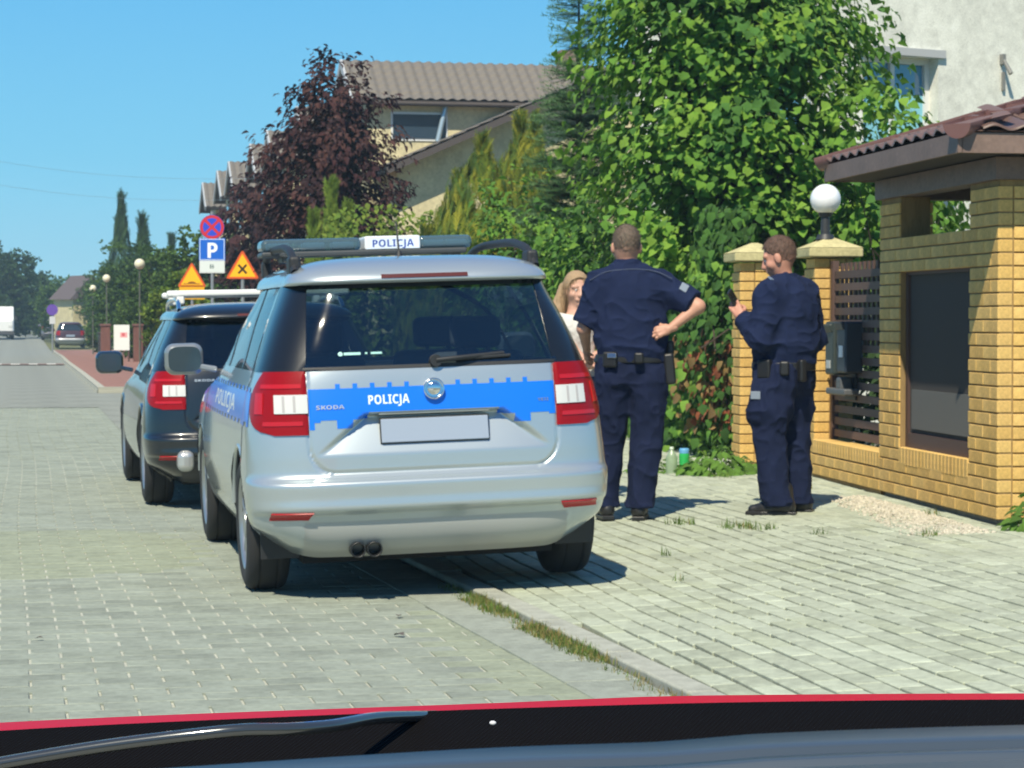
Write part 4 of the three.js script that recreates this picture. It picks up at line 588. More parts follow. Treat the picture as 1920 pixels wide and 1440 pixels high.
// weeds in the gutter and on the pavement
{
  const blade = geoOf([-.5, 0, 0, .5, 0, 0, -.3, .55, .1, .3, .55, .1, 0, 1, .35], [0, 1, 2, 1, 3, 2, 2, 3, 4]); const r = rng(19), l = [];
  const tuft = (x, y, z, R, n, h, dry = .25) => { for (let i = 0; i < n; i++) { const a = r() * 6.28, d = R * Math.sqrt(r()), s = h * (.5 + r() * .7), m = M4(x + Math.cos(a) * d, y, z + Math.sin(a) * d, (r() - .3) * .9, r() * 6.28, 0, s * .13, s, s); l.push({ m, c: r() < dry ? shade([.34, .28, .10], .7 + r() * .5) : shade([.13, .21, .04], .65 + r() * .7) }); } };
  for (let i = 0; i < 520; i++) { const z = -7.2 - r() * 4.1, dens = vnoise(z * 1.9, 3, 1); if (dens < .36 && r() < .8) continue; tuft(kerbX(z) - .015 - r() * .075, .0, z, .05, 15, .03 + .03 * r() * dens, .15 + .75 * vnoise(z * 2.1, 8, 2)); }
  for (const [x, z, R, n] of [[4.0, -13.6, .1, 60], [4.25, -13.2, .13, 80], [4.35, -13.05, .1, 60], [5.05, -12.2, .06, 26], [4.55, -12.6, .05, 20], [5.3, -16.9, .12, 50], [5.55, -13.3, .06, 26], [3.45, -12.0, .05, 18], [5.5, -15.6, .1, 40], [3.2, -10.9, .03, 10]]) tuft(x, paveY(x, z) + .004, z, R, n, .05, .12);
  const w1 = tag(new THREE.Group(), 'sparse grass and weeds growing in the kerb gutter and between paving stones', 'weeds', null, 'stuff'); w1.name = 'weeds'; scene.add(w1); scatter(w1, 'weed_grass', blade, LM, l, 'stuff');
  const mk = (name, lab, x, z, R, n, sc, seed) => { const g = thing(name, lab, 'weed', [x, paveY(x, z) - .01, z]), q = rng(seed), L = []; for (let i = 0; i < n; i++) { const a = q() * 6.28, d = R * Math.sqrt(q()), y = q() * sc * (1.2 - d / R); L.push({ m: leafPose(V(Math.cos(a) * d, y, Math.sin(a) * d), V(Math.cos(a) * .5 + q() - .5, 1, Math.sin(a) * .5 + .4), V(Math.cos(a), .2, Math.sin(a)), .075 * (.6 + q() * .8)), c: shade([.12, .24, .04], .65 + q() * .7) }); } obj('stem', [0, 1, 2, 3].map((i) => rod([0, 0, 0], [(q() - .5) * R, sc * .9, (q() - .5) * R], .004, .002, 4)), barkMat, g); scatter(g, 'foliage', G.oval, LM, L); };
  mk('leafy_weed', 'bright green weed patch at the foot of the creeper beside the pier', 5.42, -17.3, .32, 420, .22, 3); mk('leafy_weed', 'green weed at the near corner of the brick shelter', 5.75, -12.25, .16, 160, .26, 4); mk('leafy_weed', 'low leafy weed beside the green drink can', 5.0, -17.75, .2, 160, .16, 6);
  const gp = tag(new THREE.Group(), 'pale sand and rubble spilled along the foot of the brick shelter', 'sand', null, 'stuff'); gp.name = 'sand'; scene.add(gp); const sl = []; for (let i = 0; i < 1400; i++) { const t = r(), z = -12.2 - t * 2.6, x = 5.48 + (z + 12.5) * -.078 - Math.abs(r() + r() - 1) * (.55 - .25 * t); sl.push({ m: M4(x, paveY(x, z) + .002, z, r() * 6, r() * 6, 0, .006 + r() * .012, .005 + r() * .008, .006 + r() * .012), c: shade([.5, .46, .37], .75 + r() * .4) }); } scatter(gp, 'pebbles', new THREE.DodecahedronGeometry(1, 0), std(1, 1, 1, .95), sl, 'stuff');
}
// ---------- houses ----------
scene.fog = new THREE.FogExp2(0xb9d8ec, .0009);
const cream = std(.70, .61, .38, .9, { map: rep(grainMap, .5), bumpMap, bumpScale: .004 }), roofMat = std(.19, .168, .148, .7, { map: rep(grainMap, .6) }), eaveMat = std(.07, .055, .05, .7), pane = phys(.03, .05, .075, .04, { clearcoat: 1 }), frameW = std(.7, .7, .68, .5);
function ribbed(w, l, pitch, depth = .05, rows = 1) { // sheet of tile courses: ribs down the slope, steps across; x across, -z up the slope
  const pos = [], idx = [], n = Math.round(w / pitch) * 6, m = Math.max(1, Math.round(l / .38)); const W = n + 1;
  for (let j = 0; j < m; j++) for (const e of [0, 1]) for (let i = 0; i <= n; i++) pos.push((i / n - .5) * w, depth * .5 * Math.sin(i / 6 * Math.PI * 2) + (e ? 0 : .035), -(j + e) * l / m);
  for (let r = 0; r < m * 2 - 1; r++) for (let i = 0; i < n; i++) { const a = r * W + i; idx.push(a, a + 1, a + W, a + 1, a + W + 1, a + W); } return geoOf(pos, idx);
}
{
  const SL = Math.atan2(3, 6.8);
  function rowHouse(label, zN, zF, zc, hw, ridge, near) {
    const g = thing('row_house', label, 'house', [0, dip(zc) * .7, 0], 0, 'row houses along the street'), L = zN - zF, zm = (zN + zF) / 2, eave = ridge - 1.1;
    obj('wall', near ? (() => { const q = extrude([[9.4, 0], [22.4, 0], [22.4, 5.2], [15.9, 8.02], [9.4, 5.15]], L - .1); q.translate(0, 0, zF + .05); return q; })() : bx(6.5, 5.1, L - .06, 12.65, 2.55, zm), cream, g);
    const over = near ? .62 : .02, rl = L + over, rz = zF + rl / 2, len = 7.45;
    const rf = many('roof', [bx(len, .16, rl, 0, 0, 0).applyMatrix4(M4(9.05 + Math.cos(SL) * len / 2, 5.08 + Math.sin(SL) * len / 2, rz, 0, 0, SL)), bx(len, .16, rl, 0, 0, 0).applyMatrix4(M4(22.75 - Math.cos(SL) * len / 2, 5.08 + Math.sin(SL) * len / 2, rz, 0, 0, -SL))], eaveMat, g)[0];
    const t = obj('roof_tiles', ribbed(rl, len, .3).applyMatrix4(new THREE.Matrix4().multiplyMatrices(M4(9.05 - .03, 5.19, rz), new THREE.Matrix4().makeRotationY(-Math.PI / 2).multiply(new THREE.Matrix4().makeRotationX(SL)))), roofMat, rf); t.userData.kind = 'stuff';
    // cross gable facing the street
    const gx0 = 8.8, gx1 = 9.2 + (ridge - 5.1) / Math.tan(SL) + .3, gl = gx1 - gx0, pitch = Math.atan2(1.1, hw);
    const gw = extrude([[-hw + .25, 0], [hw - .25, 0], [hw - .25, eave - .1], [0, ridge - .18], [-hw + .25, eave - .1]], gl); gw.rotateY(Math.PI / 2); gw.translate(gx0 + .15, 0, zc); const wall2 = obj('wall', gw, cream, g); wall2.name = 'gable_wall';
    const sl = Math.hypot(hw + .15, 1.1 * (hw + .15) / hw);
    const r2 = many('gable_roof', [1, -1].map((s) => bx(gl + .3, .12, sl, 0, 0, 0).applyMatrix4(M4(gx0 + gl / 2 - .15, ridge - .08 - Math.sin(pitch) * sl / 2, zc + s * Math.cos(pitch) * sl / 2, s * pitch, 0, 0))), eaveMat, g)[0];
    const t2 = obj('roof_tiles', ribbed(gl + .3, sl, .28).applyMatrix4(M4(gx0 + gl / 2 - .15, ridge - .0 - Math.sin(pitch) * sl, zc + Math.cos(pitch) * sl + .03, pitch, 0, 0)), roofMat, r2); t2.userData.kind = 'stuff';
    many('verge_board', [1, -1].map((s) => bx(.06, .22, sl, 0, 0, 0).applyMatrix4(M4(gx0 - .34, ridge - .08 - Math.sin(pitch) * sl / 2, zc + s * Math.cos(pitch) * sl / 2, s * pitch, 0, 0))), std(.42, .44, .46, .6), r2);
    const f = obj('window', bx(.1, 1.3, 1.2, gx0 + .16, eave - 1.0, zc), frameW, g); obj('pane', bx(.1, 1.1, 1.0, gx0 + .14, eave - 1.0, zc), pane, f);
    if (near) {
      const w = obj('window', bx(1.5, .75, .08, 10.3, eave - .75, zc + hw - .26), frameW, g); w.name = 'window_001'; obj('pane', bx(1.4, .62, .08, 10.3, eave - .75, zc + hw - .24), pane, w);
      obj('downpipe', rod([11.0, eave - .1, zc + hw - .1], [10.75, 6.0, zc + hw - .05], .07, .07, 10), std(.4, .5, .56, .35, { metalness: .5 }), g);
      obj('gutter', rod([gx0 - .3, eave - .18, zc + hw + .12], [gx1 - 1, eave - .18, zc + hw + .12], .07, .07, 8), eaveMat, g);
      obj('chimney', bx(.6, 1.0, .6, 15.4, 8.5, zc - 3), std(.25, .18, .14, .9), rf);
    }
    return g;
  }
  rowHouse('nearest cream row house with a brown roof and wide shaded gable', -57.2, -65.4, -60.6, 1.75, 8.25, true);
  [[-65.4, -74, -70.5, 'second row house from the near end, mostly behind the purple tree'], [-74, -81.6, -79, 'third row house from the near end, its gable left of the purple tree top'], [-81.6, -89.4, -84.8, 'fourth row house from the near end of the row'], [-89.4, -96.4, -93.6, 'fifth row house from the near end of the row'], [-96.4, -103, -99, 'sixth row house from the near end of the row'], [-103, -112, -107, 'last visible row house at the far end of the row']].forEach(([a, b, c, lab]) => rowHouse(lab, a, b, c, 1.6, 7.95, false));
  { const [x, z] = P2(153, 152), f = thing('far_house', 'small far house with purple-brown roof among the trees', 'house', [x, 0, z], .4); obj('wall', bx(2.6, 3.0, 3, 0, 1.5, 0), cream, f); obj('roof', extrude([[-1.6, 2.7], [1.6, 2.7], [0, 4.3]], 3.4).translate(0, 0, -1.7), std(.11, .085, .085, .8), f); obj('window', bx(.7, .8, .1, 0, 1.9, 1.5), pane, f); }
  // white house behind the leafy tree
  const [hx, hz] = P2(1285, 25.2), h = thing('white_house', 'white rendered house with a blue-curtained window behind the leafy tree', 'house', [hx, 0, hz], .312);
  const white = std(.86, .86, .80, .92, { map: rep(grainMap, .3), bumpMap: rep(bumpMap, 1.5), bumpScale: .002 });
  const wx0 = 2.47, wx1 = 3.58, wy0 = 3.0, wy1 = 4.42; // window opening
  many('wall', [bx(wx0, 9, .3, wx0 / 2, 4.5, -.15), bx(14 - wx1, 9, .3, (14 + wx1) / 2, 4.5, -.15), bx(wx1 - wx0, wy0, .3, (wx0 + wx1) / 2, wy0 / 2, -.15), bx(wx1 - wx0, 9 - wy1, .3, (wx0 + wx1) / 2, (9 + wy1) / 2, -.15), bx(.3, 9, .5, .15, 4.5, -.55), bx(7.6, 9, .2, 3.8, 4.5, -.9), bx(.3, 9, 7.2, 7.6, 4.5, -4.4), bx(6.6, 9, .2, 10.9, 4.5, -8.1)].map((q) => uvBox(q)), white, h);
  many('roof', [bx(15, .3, 1.3, 7, 9.15, -.4), bx(7, .3, 8, 10.7, 9.15, -5.05)], eaveMat, h);
  const w = obj('window', [bx(wx1 - wx0, .07, .08, (wx0 + wx1) / 2, wy1 - .035, -.2), bx(wx1 - wx0, .07, .08, (wx0 + wx1) / 2, wy0 + .035, -.2), bx(.07, wy1 - wy0 - .14, .08, wx0 + .035, (wy0 + wy1) / 2, -.2), bx(.07, wy1 - wy0 - .14, .08, wx1 - .035, (wy0 + wy1) / 2, -.2), bx(.06, wy1 - wy0 - .14, .08, (wx0 + wx1) / 2, (wy0 + wy1) / 2, -.2)], frameW, h);
  obj('pane', bx(wx1 - wx0 - .1, wy1 - wy0 - .1, .02, (wx0 + wx1) / 2, (wy0 + wy1) / 2, -.22), phys(.10, .28, .45, .03, { clearcoat: 1 }), w); obj('blind', bx(wx1 - wx0 - .14, .95, .012, (wx0 + wx1) / 2, 3.52, -.202), std(.22, .52, .62, .8), w);
  obj('lintel', bx(wx1 - wx0 + .16, .09, .05, (wx0 + wx1) / 2, wy1 + .045, .02), std(.42, .43, .44, .7), h); obj('window_sill', bx(wx1 - wx0 + .2, .05, .2, (wx0 + wx1) / 2, wy0 - .025, .06), std(.4, .38, .35, .7), h);
  const wl = obj('wall_lamp', [bx(.05, .12, .06, 4.55, 4.46, .03), rod([4.55, 4.45, .05], [4.58, 4.28, .14], .02, .03), bx(.035, .22, .03, 4.57, 4.2, .02)], std(.2, .2, .19, .6), h);
  const w2 = obj('window', [bx(1.3, .07, .08, 1.0, 4.42, .02), bx(1.3, .07, .08, 1.0, 3.2, .02), bx(.07, 1.22, .08, .38, 3.8, .02), bx(.07, 1.22, .08, 1.62, 3.8, .02)], frameW, h); w2.name = 'window_001'; obj('pane', bx(1.2, 1.2, .02, 1.0, 3.8, .012), phys(.10, .28, .45, .03, { clearcoat: 1 }), w2);
}
// ---------- signs, far vehicles, lamps, litter ----------
const poleMat = std(.36, .37, .38, .45, { metalness: .6 }), backMat = std(.4, .41, .42, .5, { metalness: .5 });
function printed(w, h, draw) { const c = document.createElement('canvas'); c.width = w; c.height = h; const x = c.getContext('2d'); draw(x, w, h); const t = new THREE.CanvasTexture(c); t.colorSpace = THREE.SRGBColorSpace; return std(1, 1, 1, .45, { map: t }); }
{
  const p = P2(398, 51), s = thing('parking_sign', 'blue parking sign with a round no-stopping sign above on one pole', 'road sign', [p[0], .1, p[1]], -.12);
  obj('pole', rod([0, 0, -.03], [0, 3.66, -.03], .035, .035, 10), poleMat, s);
  const yP = yAt(468, 51) - .1, yR = yAt(426, 51) - .1, yW = yAt(500, 51) - .1;
  const b = obj('parking_panel', rb(.58, .5, .02, .008, 0, yP, 0), std(.02, .17, .62, .45), s); obj('letter_panel', new THREE.PlaneGeometry(.56, .48).translate(0, yP, .0125), printed(256, 220, (x, w, h) => { x.fillStyle = '#0f62c8'; x.fillRect(0, 0, w, h); x.strokeStyle = '#dfe9f2'; x.lineWidth = 6; x.strokeRect(6, 6, w - 12, h - 12); x.fillStyle = '#eef3f6'; x.font = 'bold 215px sans-serif'; x.textAlign = 'center'; x.textBaseline = 'middle'; x.fillText('P', w / 2, h / 2 + 10); }), b);
  const r = obj('no_stopping_disc', cyl(.27, .27, .02, 40, 0, yR, 0, Math.PI / 2), std(.02, .06, .5, .45), s); obj('disc_face', new THREE.CircleGeometry(.262, 40).translate(0, yR, .0125), printed(256, 256, (x) => { x.fillStyle = '#c8262e'; x.fillRect(0, 0, 256, 256); x.fillStyle = '#2a48c8'; x.beginPath(); x.arc(128, 128, 98, 0, 7); x.fill(); x.strokeStyle = '#c8262e'; x.lineWidth = 30; x.beginPath(); x.moveTo(55, 55); x.lineTo(201, 201); x.moveTo(201, 55); x.lineTo(55, 201); x.stroke(); }), r);
  const q = obj('white_plate', rb(.56, .29, .018, .006, 0, yW, 0), std(.66, .7, .68, .5), s); obj('plate_print', new THREE.PlaneGeometry(.5, .24).translate(0, yW, .011), printed(128, 64, (x, w, h) => { x.fillStyle = '#d6dfdb'; x.fillRect(0, 0, w, h); x.fillStyle = '#70807c'; x.fillRect(52, 18, 8, 26); x.fillRect(66, 18, 6, 26); x.fillRect(50, 30, 26, 5); }), q);
}
function tri(s, r) { const h = s * .866, c = [[-s / 2, -h / 3], [s / 2, -h / 3], [0, 2 * h / 3]], sh = new THREE.Shape(); for (let i = 0; i < 3; i++) { const a = c[i], b = c[(i + 1) % 3], p = c[(i + 2) % 3], u = (m, n) => { const d = Math.hypot(n[0] - m[0], n[1] - m[1]); return [m[0] + (n[0] - m[0]) / d * r, m[1] + (n[1] - m[1]) / d * r]; }, st = u(a, p), en = u(a, b); if (i === 0) sh.moveTo(...st); else sh.lineTo(...st); sh.quadraticCurveTo(a[0], a[1], en[0], en[1]); } return sh; }
function triFace(s, r, draw) { const g = new THREE.ShapeGeometry(tri(s, r), 8), p = g.attributes.position, u = g.attributes.uv, h = s * .866; for (let i = 0; i < p.count; i++) u.setXY(i, p.getX(i) / s + .5, (p.getY(i) + h / 3) / h); return [g, printed(256, 222, draw)]; }
function warnSign(name, label, px, dep, apex, size, draw, plate) {
  const [x, z] = P2(px, dep), s = thing(name, label, 'road sign', [x, .1, z], -.15), yc = yAt(apex, dep) - .1 - size * .866 * 2 / 3;
  obj('pole', rod([0, 0, -.03], [0, yc + .25, -.03], .033, .033, 10), poleMat, s);
  const b = obj('warning_panel', new THREE.ExtrudeGeometry(tri(size, size * .1), { depth: .015, bevelEnabled: false }).translate(0, yc, -.004), std(.55, .12, .02, .45), s), [g, m] = triFace(size * .97, size * .09, draw); obj('panel_face', g.translate(0, yc, .0135), m, b);
  if (plate) { const k = obj('yellow_plate', rb(size * .86, .36, .016, .006, 0, yc - size * .29 - .10, .004), std(.72, .40, .01, .45), s); obj('plate_print', new THREE.PlaneGeometry(size * .8, .3).translate(0, yc - size * .29 - .10, .0135), printed(128, 64, (x, w, h) => { x.fillStyle = '#e9a800'; x.fillRect(0, 0, w, h); x.fillStyle = '#a87400'; x.fillRect(0, 6, w, 4); x.fillRect(22, 26, 84, 7); x.fillRect(34, 42, 60, 6); }), k); }
}
const yel = (x, w, h) => { x.fillStyle = '#d8541c'; x.fillRect(0, 0, w, h); x.fillStyle = '#ffb908'; x.beginPath(); x.moveTo(26, h - 14); x.lineTo(w - 26, h - 14); x.lineTo(w / 2, 30); x.closePath(); x.fill(); };
warnSign('hump_warning_sign', 'yellow triangular sign with a yellow plate under it, left of the parking sign', 360, 52, 491, .66, (x, w, h) => { yel(x, w, h); x.fillStyle = '#8a5c08'; x.beginPath(); x.ellipse(w / 2, h - 30, 38, 20, 0, Math.PI, 0); x.fill(); x.fillRect(50, h - 32, 156, 8); }, true);
warnSign('crossroads_warning_sign', 'yellow triangular sign with a black cross, right of the parking sign', 455, 42, 468, .62, (x, w, h) => { yel(x, w, h); x.strokeStyle = '#2a2006'; x.lineWidth = 17; x.beginPath(); x.moveTo(96, h - 40); x.lineTo(160, h - 108); x.moveTo(160, h - 40); x.lineTo(96, h - 108); x.stroke(); }, false);
{
  const [x, z] = P2(98, 122), s = thing('far_sign', 'small purple round sign with a white plate far down the street', 'road sign', [x, dip(z), z], -.1), y = yAt(581, 122) - dip(z);
  obj('pole', rod([0, 0, -.03], [0, y + .2, -.03], .04, .04, 8), poleMat, s); obj('disc', cyl(.3, .3, .03, 24, 0, y, 0, Math.PI / 2), std(.12, .05, .33, .5), s); obj('white_plate', bx(.3, .4, .03, 0, y - .55, 0), std(.55, .56, .56, .5), s);
}
[[262, 495, 74, 'garden lamp globe highest and nearest in the trees on the left'], [200, 522, 98, 'middle garden lamp globe among the trees on the left'], [174, 541, 108, 'lowest and furthest garden lamp globe among the trees']].forEach(([px, py, dep, lab]) => { const [x, z] = P2(px, dep), y = yAt(py, dep), l = thing('garden_lamp', lab, 'lamp', [x, dip(z), z], 0); obj('post', rod([0, 0, 0], [0, y - dip(z) - .1, 0], .03, .025, 8), std(.10, .11, .09, .7), l); obj('globe', sph(.17, 0, y - dip(z), 0, 1, 1, 1, 20), phys(.75, .70, .52, .3), l); });
{ // poster board between red-brown posts, dark bin
  const [x, z] = P2(228, 74), y0 = dip(z) + .1, b = thing('poster_board', 'white poster with a red mark between brown brick posts beyond the black car', 'poster', [x, y0, z], -.12);
  obj('sheet', bx(.5, .82, .03, 0, .78, .03), printed(128, 200, (q, w, h) => { q.fillStyle = '#e4e8e4'; q.fillRect(0, 0, w, h); q.fillStyle = '#e8a6a6'; q.fillRect(52, 60, 58, 40); q.fillStyle = '#c85a60'; q.fillRect(66, 66, 24, 24); }), b); many('post', [rod([-.22, 0, 0], [-.22, .5, 0], .03), rod([.22, 0, 0], [.22, .5, 0], .03)], std(.1, .06, .05, .8), b);
  for (const [dx, lab] of [[-.52, 'reddish brown brick post left of the white poster'], [.52, 'reddish brown brick post right of the white poster']]) { const g = thing('brick_post', lab, 'post', [x + dx, y0, z - .05], 0); obj('shaft', rb(.3, 1.15, .3, .01, 0, .575, 0), std(.20, .09, .075, .9, { map: grainMap }), g); obj('cap', rb(.36, .07, .36, .01, 0, 1.185, 0), std(.16, .08, .07, .9), g); }
  const w = thing('garden_wall', 'low brown garden wall behind the white poster', 'wall', [x + 2.2, y0, z - .4]); obj('wall_body', bx(3.2, .9, .2, 0, .45, 0), std(.2, .11, .09, .9, { map: grainMap }), w); obj('coping', bx(3.3, .06, .26, 0, .93, 0), std(.2, .14, .12, .9), w);
  const [bx0, bz] = P2(196, 88), k = thing('rubbish_bin', 'dark rubbish bin by the hedge left of the white poster', 'bin', [bx0, dip(bz) + .1, bz]); obj('bin_body', rb(.5, .9, .55, .04, 0, .45, 0), std(.03, .03, .032, .7), k); obj('lid', rb(.54, .08, .6, .03, 0, .95, 0), std(.04, .04, .042, .7), k);
}
{ // far cars and the van
  const mkFar = (name, label, px, dep, paint, turn = 0) => { const [x, z] = P2(px, dep), c = thing(name, label, 'car', [x, dip(z) + .02, z - .8], turn); makeCar(c, { low: true, paint, dusty: M.blackDusty, glass: M.darkGlass, sy: .95 }); return c; };
  const c1 = mkFar('hatchback', 'dark red hatchback with silver bumper parked on the red pavement far ahead', 132, 139, M.wine);
  c1.children.find((m) => m.name === 'bumper').material = phys(.35, .36, .38, .4, { metalness: .4 }); obj('number_plate', rb(.52, .12, .02, .004, 0, .74, .76), M.plate, c1);
  mkFar('grey_car', 'grey car parked just behind the dark red hatchback', 101, 166, phys(.10, .10, .125, .35, { clearcoat: 1 }));
  mkFar('blue_car', 'small blue car beside the white van far down the street', 27, 226, phys(.05, .10, .25, .35, { clearcoat: 1 }), Math.PI);
  const [x, z] = P2(1, 170), v = thing('white_van', 'white delivery van at the left edge far down the street', 'van', [x, dip(z) * .9, z], 0);
  const wh = phys(.78, .78, .76, .4, { clearcoat: .6 });
  obj('body', [rb(1.95, 1.9, 3.7, .12, 0, 1.5, -1.55), rb(1.9, 1.0, 1.6, .15, 0, .98, .65), extrude([[-.9, 1.3], [.05, 1.3], [-.55, 2.35], [-.9, 2.4]], 1.84).rotateY(-Math.PI / 2).translate(.92, 0, .85 + .2)], wh, v);
  obj('windscreen', bx(1.7, .85, .03, 0, 1.8, .72, -.42), M.darkGlass, v); obj('bumper', rb(1.94, .3, .25, .06, 0, .5, 1.4), std(.06, .06, .065, .7), v);
  for (const s of [-1, 1]) { obj('headlight', rb(.3, .22, .06, .03, s * .72, .98, 1.44), M.clearLens, v).name = kidName(v, 'headlight'); for (const wz of [.75, -2.5]) addWheel(v, s, wz, .86); obj('side_mirror', rb(.14, .3, .12, .03, s * 1.1, 1.6, .55), std(.05, .05, .05, .6), v).name = kidName(v, 'side_mirror'); }
}
{ // bottles at the foot of the creeper
  const a = gp(5.19, -17.52), lathe = (p, n = 28) => new THREE.LatheGeometry(p.map((q) => new THREE.Vector2(...q)), n);
  function gp(x, z) { return [x, paveY(x, z), z]; }
  const b = thing('drink_bottle', 'bright green plastic drink bottle with a blue lid at the foot of the creeper', 'bottle', a); obj('bottle_body', lathe([[0, 0], [.036, 0], [.042, .01], [.042, .06], [.039, .07], [.042, .08], [.043, .145], [.038, .16]]), phys(.03, .42, .10, .25, { clearcoat: .5 }), b); obj('lid', lathe([[.04, .158], [.041, .185], [.034, .198], [0, .2]]), std(.12, .35, .6, .4), b);
  const c = thing('clear_bottle', 'pale translucent plastic bottle beside the bright green bottle', 'bottle', gp(5.08, -17.5)); obj('bottle_body', lathe([[0, 0], [.04, 0], [.046, .01], [.046, .13], [.03, .165], [.014, .19], [.014, .2]]), phys(.55, .68, .5, .3, { transmission: .6, thickness: 0 }), c); obj('lid', lathe([[.016, .195], [.016, .215], [0, .216]]), std(.5, .6, .5, .5), c);
}
{ // thin overhead wires on a wooden pole out on the left
  const po = thing('utility_pole', 'wooden utility pole at the left of the street', 'pole', [-6, 0, -70]); obj('shaft', rod([0, 0, 0], [0, 7.2, 0], .12, .09, 10), std(.12, .09, .07, .9), po); obj('cross_arm', bx(1.4, .1, .1, 0, 6.9, 0), std(.12, .09, .07, .9), po);
  const w = (n, lab, dy) => tag(obj(n, tube([[-6, 6.95 - dy, -70], [3, 6.2 - dy, -78], [14, 6.9 - dy, -88]], .005, 40, 5), std(.25, .36, .44, .8)), lab, 'wire', null);
  w('overhead_wire', 'upper thin overhead wire crossing the sky on the left', 0); w('overhead_wire', 'lower thin overhead wire crossing the sky on the left', .75);
}

{ // bits blown onto the road
  const lg = broadLeaf(.7, .12, .3), lm = std(.10, .085, .075, .9), lf = (lab, x, z, sc, ry) => { const o = obj('dry_leaf', lg, lm); tag(o, lab, 'leaf'); o.position.set(x, .008, z); o.rotation.set(-1.35, ry, .2, 'YXZ'); o.scale.setScalar(sc); };
  const a = at(-.46, 9.72), b = at(-.515, 10.35), c = at(-1.98, 9.65); lf('larger dark dry leaf on the road behind the police car', a[0], a[1], .06, .4); lf('smaller dry leaf on the road nearer the police car bumper', b[0], b[1], .05, -.5); lf('small brown leaf on the road at the left', c[0], c[1], .035, 1.2);
}
// ---------- people: distance fields of tapered bones, meshed as one smooth surface ----------
function nets(f, lo, hi, c) {
  const n = [0, 1, 2].map((k) => Math.ceil((hi[k] - lo[k]) / c) + 1), [nx, ny, nz] = n, F = new Float32Array(nx * ny * nz);
  for (let k = 0, q = 0; k < nz; k++) for (let j = 0; j < ny; j++) for (let i = 0; i < nx; i++, q++) F[q] = f(lo[0] + i * c, lo[1] + j * c, lo[2] + k * c);
  const id = new Int32Array(nx * ny * nz).fill(-1), pos = [], idx = [], at = (i, j, k) => i + nx * (j + ny * k);
  for (let k = 0; k < nz - 1; k++) for (let j = 0; j < ny - 1; j++) for (let i = 0; i < nx - 1; i++) {
    let m = 0; const v = []; for (let e = 0; e < 8; e++) { const d = F[at(i + (e & 1), j + (e >> 1 & 1), k + (e >> 2))]; v.push(d); if (d < 0) m |= 1 << e; }
    if (m === 0 || m === 255) continue; let x = 0, y = 0, z = 0, w = 0;
    for (let a = 0; a < 8; a++) for (const s of [1, 2, 4]) { const b = a ^ s; if (b < a || (v[a] < 0) === (v[b] < 0)) continue; const t = v[a] / (v[a] - v[b]); x += lerp(a & 1, b & 1, t); y += lerp(a >> 1 & 1, b >> 1 & 1, t); z += lerp(a >> 2, b >> 2, t); w++; }
    id[at(i, j, k)] = pos.length / 3; pos.push(lo[0] + (i + x / w) * c, lo[1] + (j + y / w) * c, lo[2] + (k + z / w) * c);
  }
  const quad = (a, b, d, e, flip) => { if (a < 0 || b < 0 || d < 0 || e < 0) return; flip ? idx.push(a, d, b, a, e, d) : idx.push(a, b, d, a, d, e); };
  for (let k = 1; k < nz - 1; k++) for (let j = 1; j < ny - 1; j++) for (let i = 1; i < nx - 1; i++) {
    const s = F[at(i, j, k)] < 0;
    if (s !== F[at(i + 1, j, k)] < 0) quad(id[at(i, j - 1, k - 1)], id[at(i, j, k - 1)], id[at(i, j, k)], id[at(i, j - 1, k)], !s);
    if (s !== F[at(i, j + 1, k)] < 0) quad(id[at(i - 1, j, k - 1)], id[at(i - 1, j, k)], id[at(i, j, k)], id[at(i, j, k - 1)], !s);
    if (s !== F[at(i, j, k + 1)] < 0) quad(id[at(i - 1, j - 1, k)], id[at(i, j - 1, k)], id[at(i, j, k)], id[at(i - 1, j, k)], !s);
  }
  const g = new THREE.BufferGeometry(), P = new Float32Array(pos), N = new Float32Array(pos.length), U = new Float32Array(pos.length / 3 * 2), e = c * .6;
  for (let q = 0; q < P.length; q += 3) { const [x, y, z] = [P[q], P[q + 1], P[q + 2]]; const a = f(x + e, y, z) - f(x - e, y, z), b = f(x, y + e, z) - f(x, y - e, z), d = f(x, y, z + e) - f(x, y, z - e), l = Math.hypot(a, b, d) || 1; N[q] = a / l; N[q + 1] = b / l; N[q + 2] = d / l; U[q / 3 * 2] = (x + z) * 2; U[q / 3 * 2 + 1] = y * 2; }
  g.setAttribute('position', new THREE.BufferAttribute(P, 3)); g.setAttribute('normal', new THREE.BufferAttribute(N, 3)); g.setAttribute('uv', new THREE.BufferAttribute(U, 2)); g.setIndex(idx); return g;
}
const smin = (a, b, k) => { const h = Math.max(k - Math.abs(a - b), 0) / k; return Math.min(a, b) - h * h * k * .25; };
const bone = (a, b, ra, rb = ra, o = {}) => ({ a, b, ra, rb, ...o });
function field(bones, k = .03) {
  const B = bones.map((q) => { const s = q.sz || 1, sx = q.sx || 1, a = [q.a[0] / sx, q.a[1], q.a[2] / s], b = [q.b[0] / sx, q.b[1], q.b[2] / s], d = [b[0] - a[0], b[1] - a[1], b[2] - a[2]], l = d[0] ** 2 + d[1] ** 2 + d[2] ** 2 || 1e-9; return { a, b, d, l, L: Math.sqrt(l), s, sx, m: Math.min(s, sx), ra: q.ra, rb: q.rb, flat: q.flat, k: q.k ?? k }; });
  return (x, y, z) => { let r = 9; for (const q of B) { const px = x / q.sx - q.a[0], py = y - q.a[1], pz = z / q.s - q.a[2], t0 = (px * q.d[0] + py * q.d[1] + pz * q.d[2]) / q.l, t = t0 < 0 ? 0 : t0 > 1 ? 1 : t0; let d = (Math.hypot(px - q.d[0] * t, py - q.d[1] * t, pz - q.d[2] * t) - (q.ra + (q.rb - q.ra) * t)) * q.m; if (q.flat && t0 > 1) d = Math.max(d, (t0 - 1) * q.L); r = smin(r, d, q.k); } return r; };
}
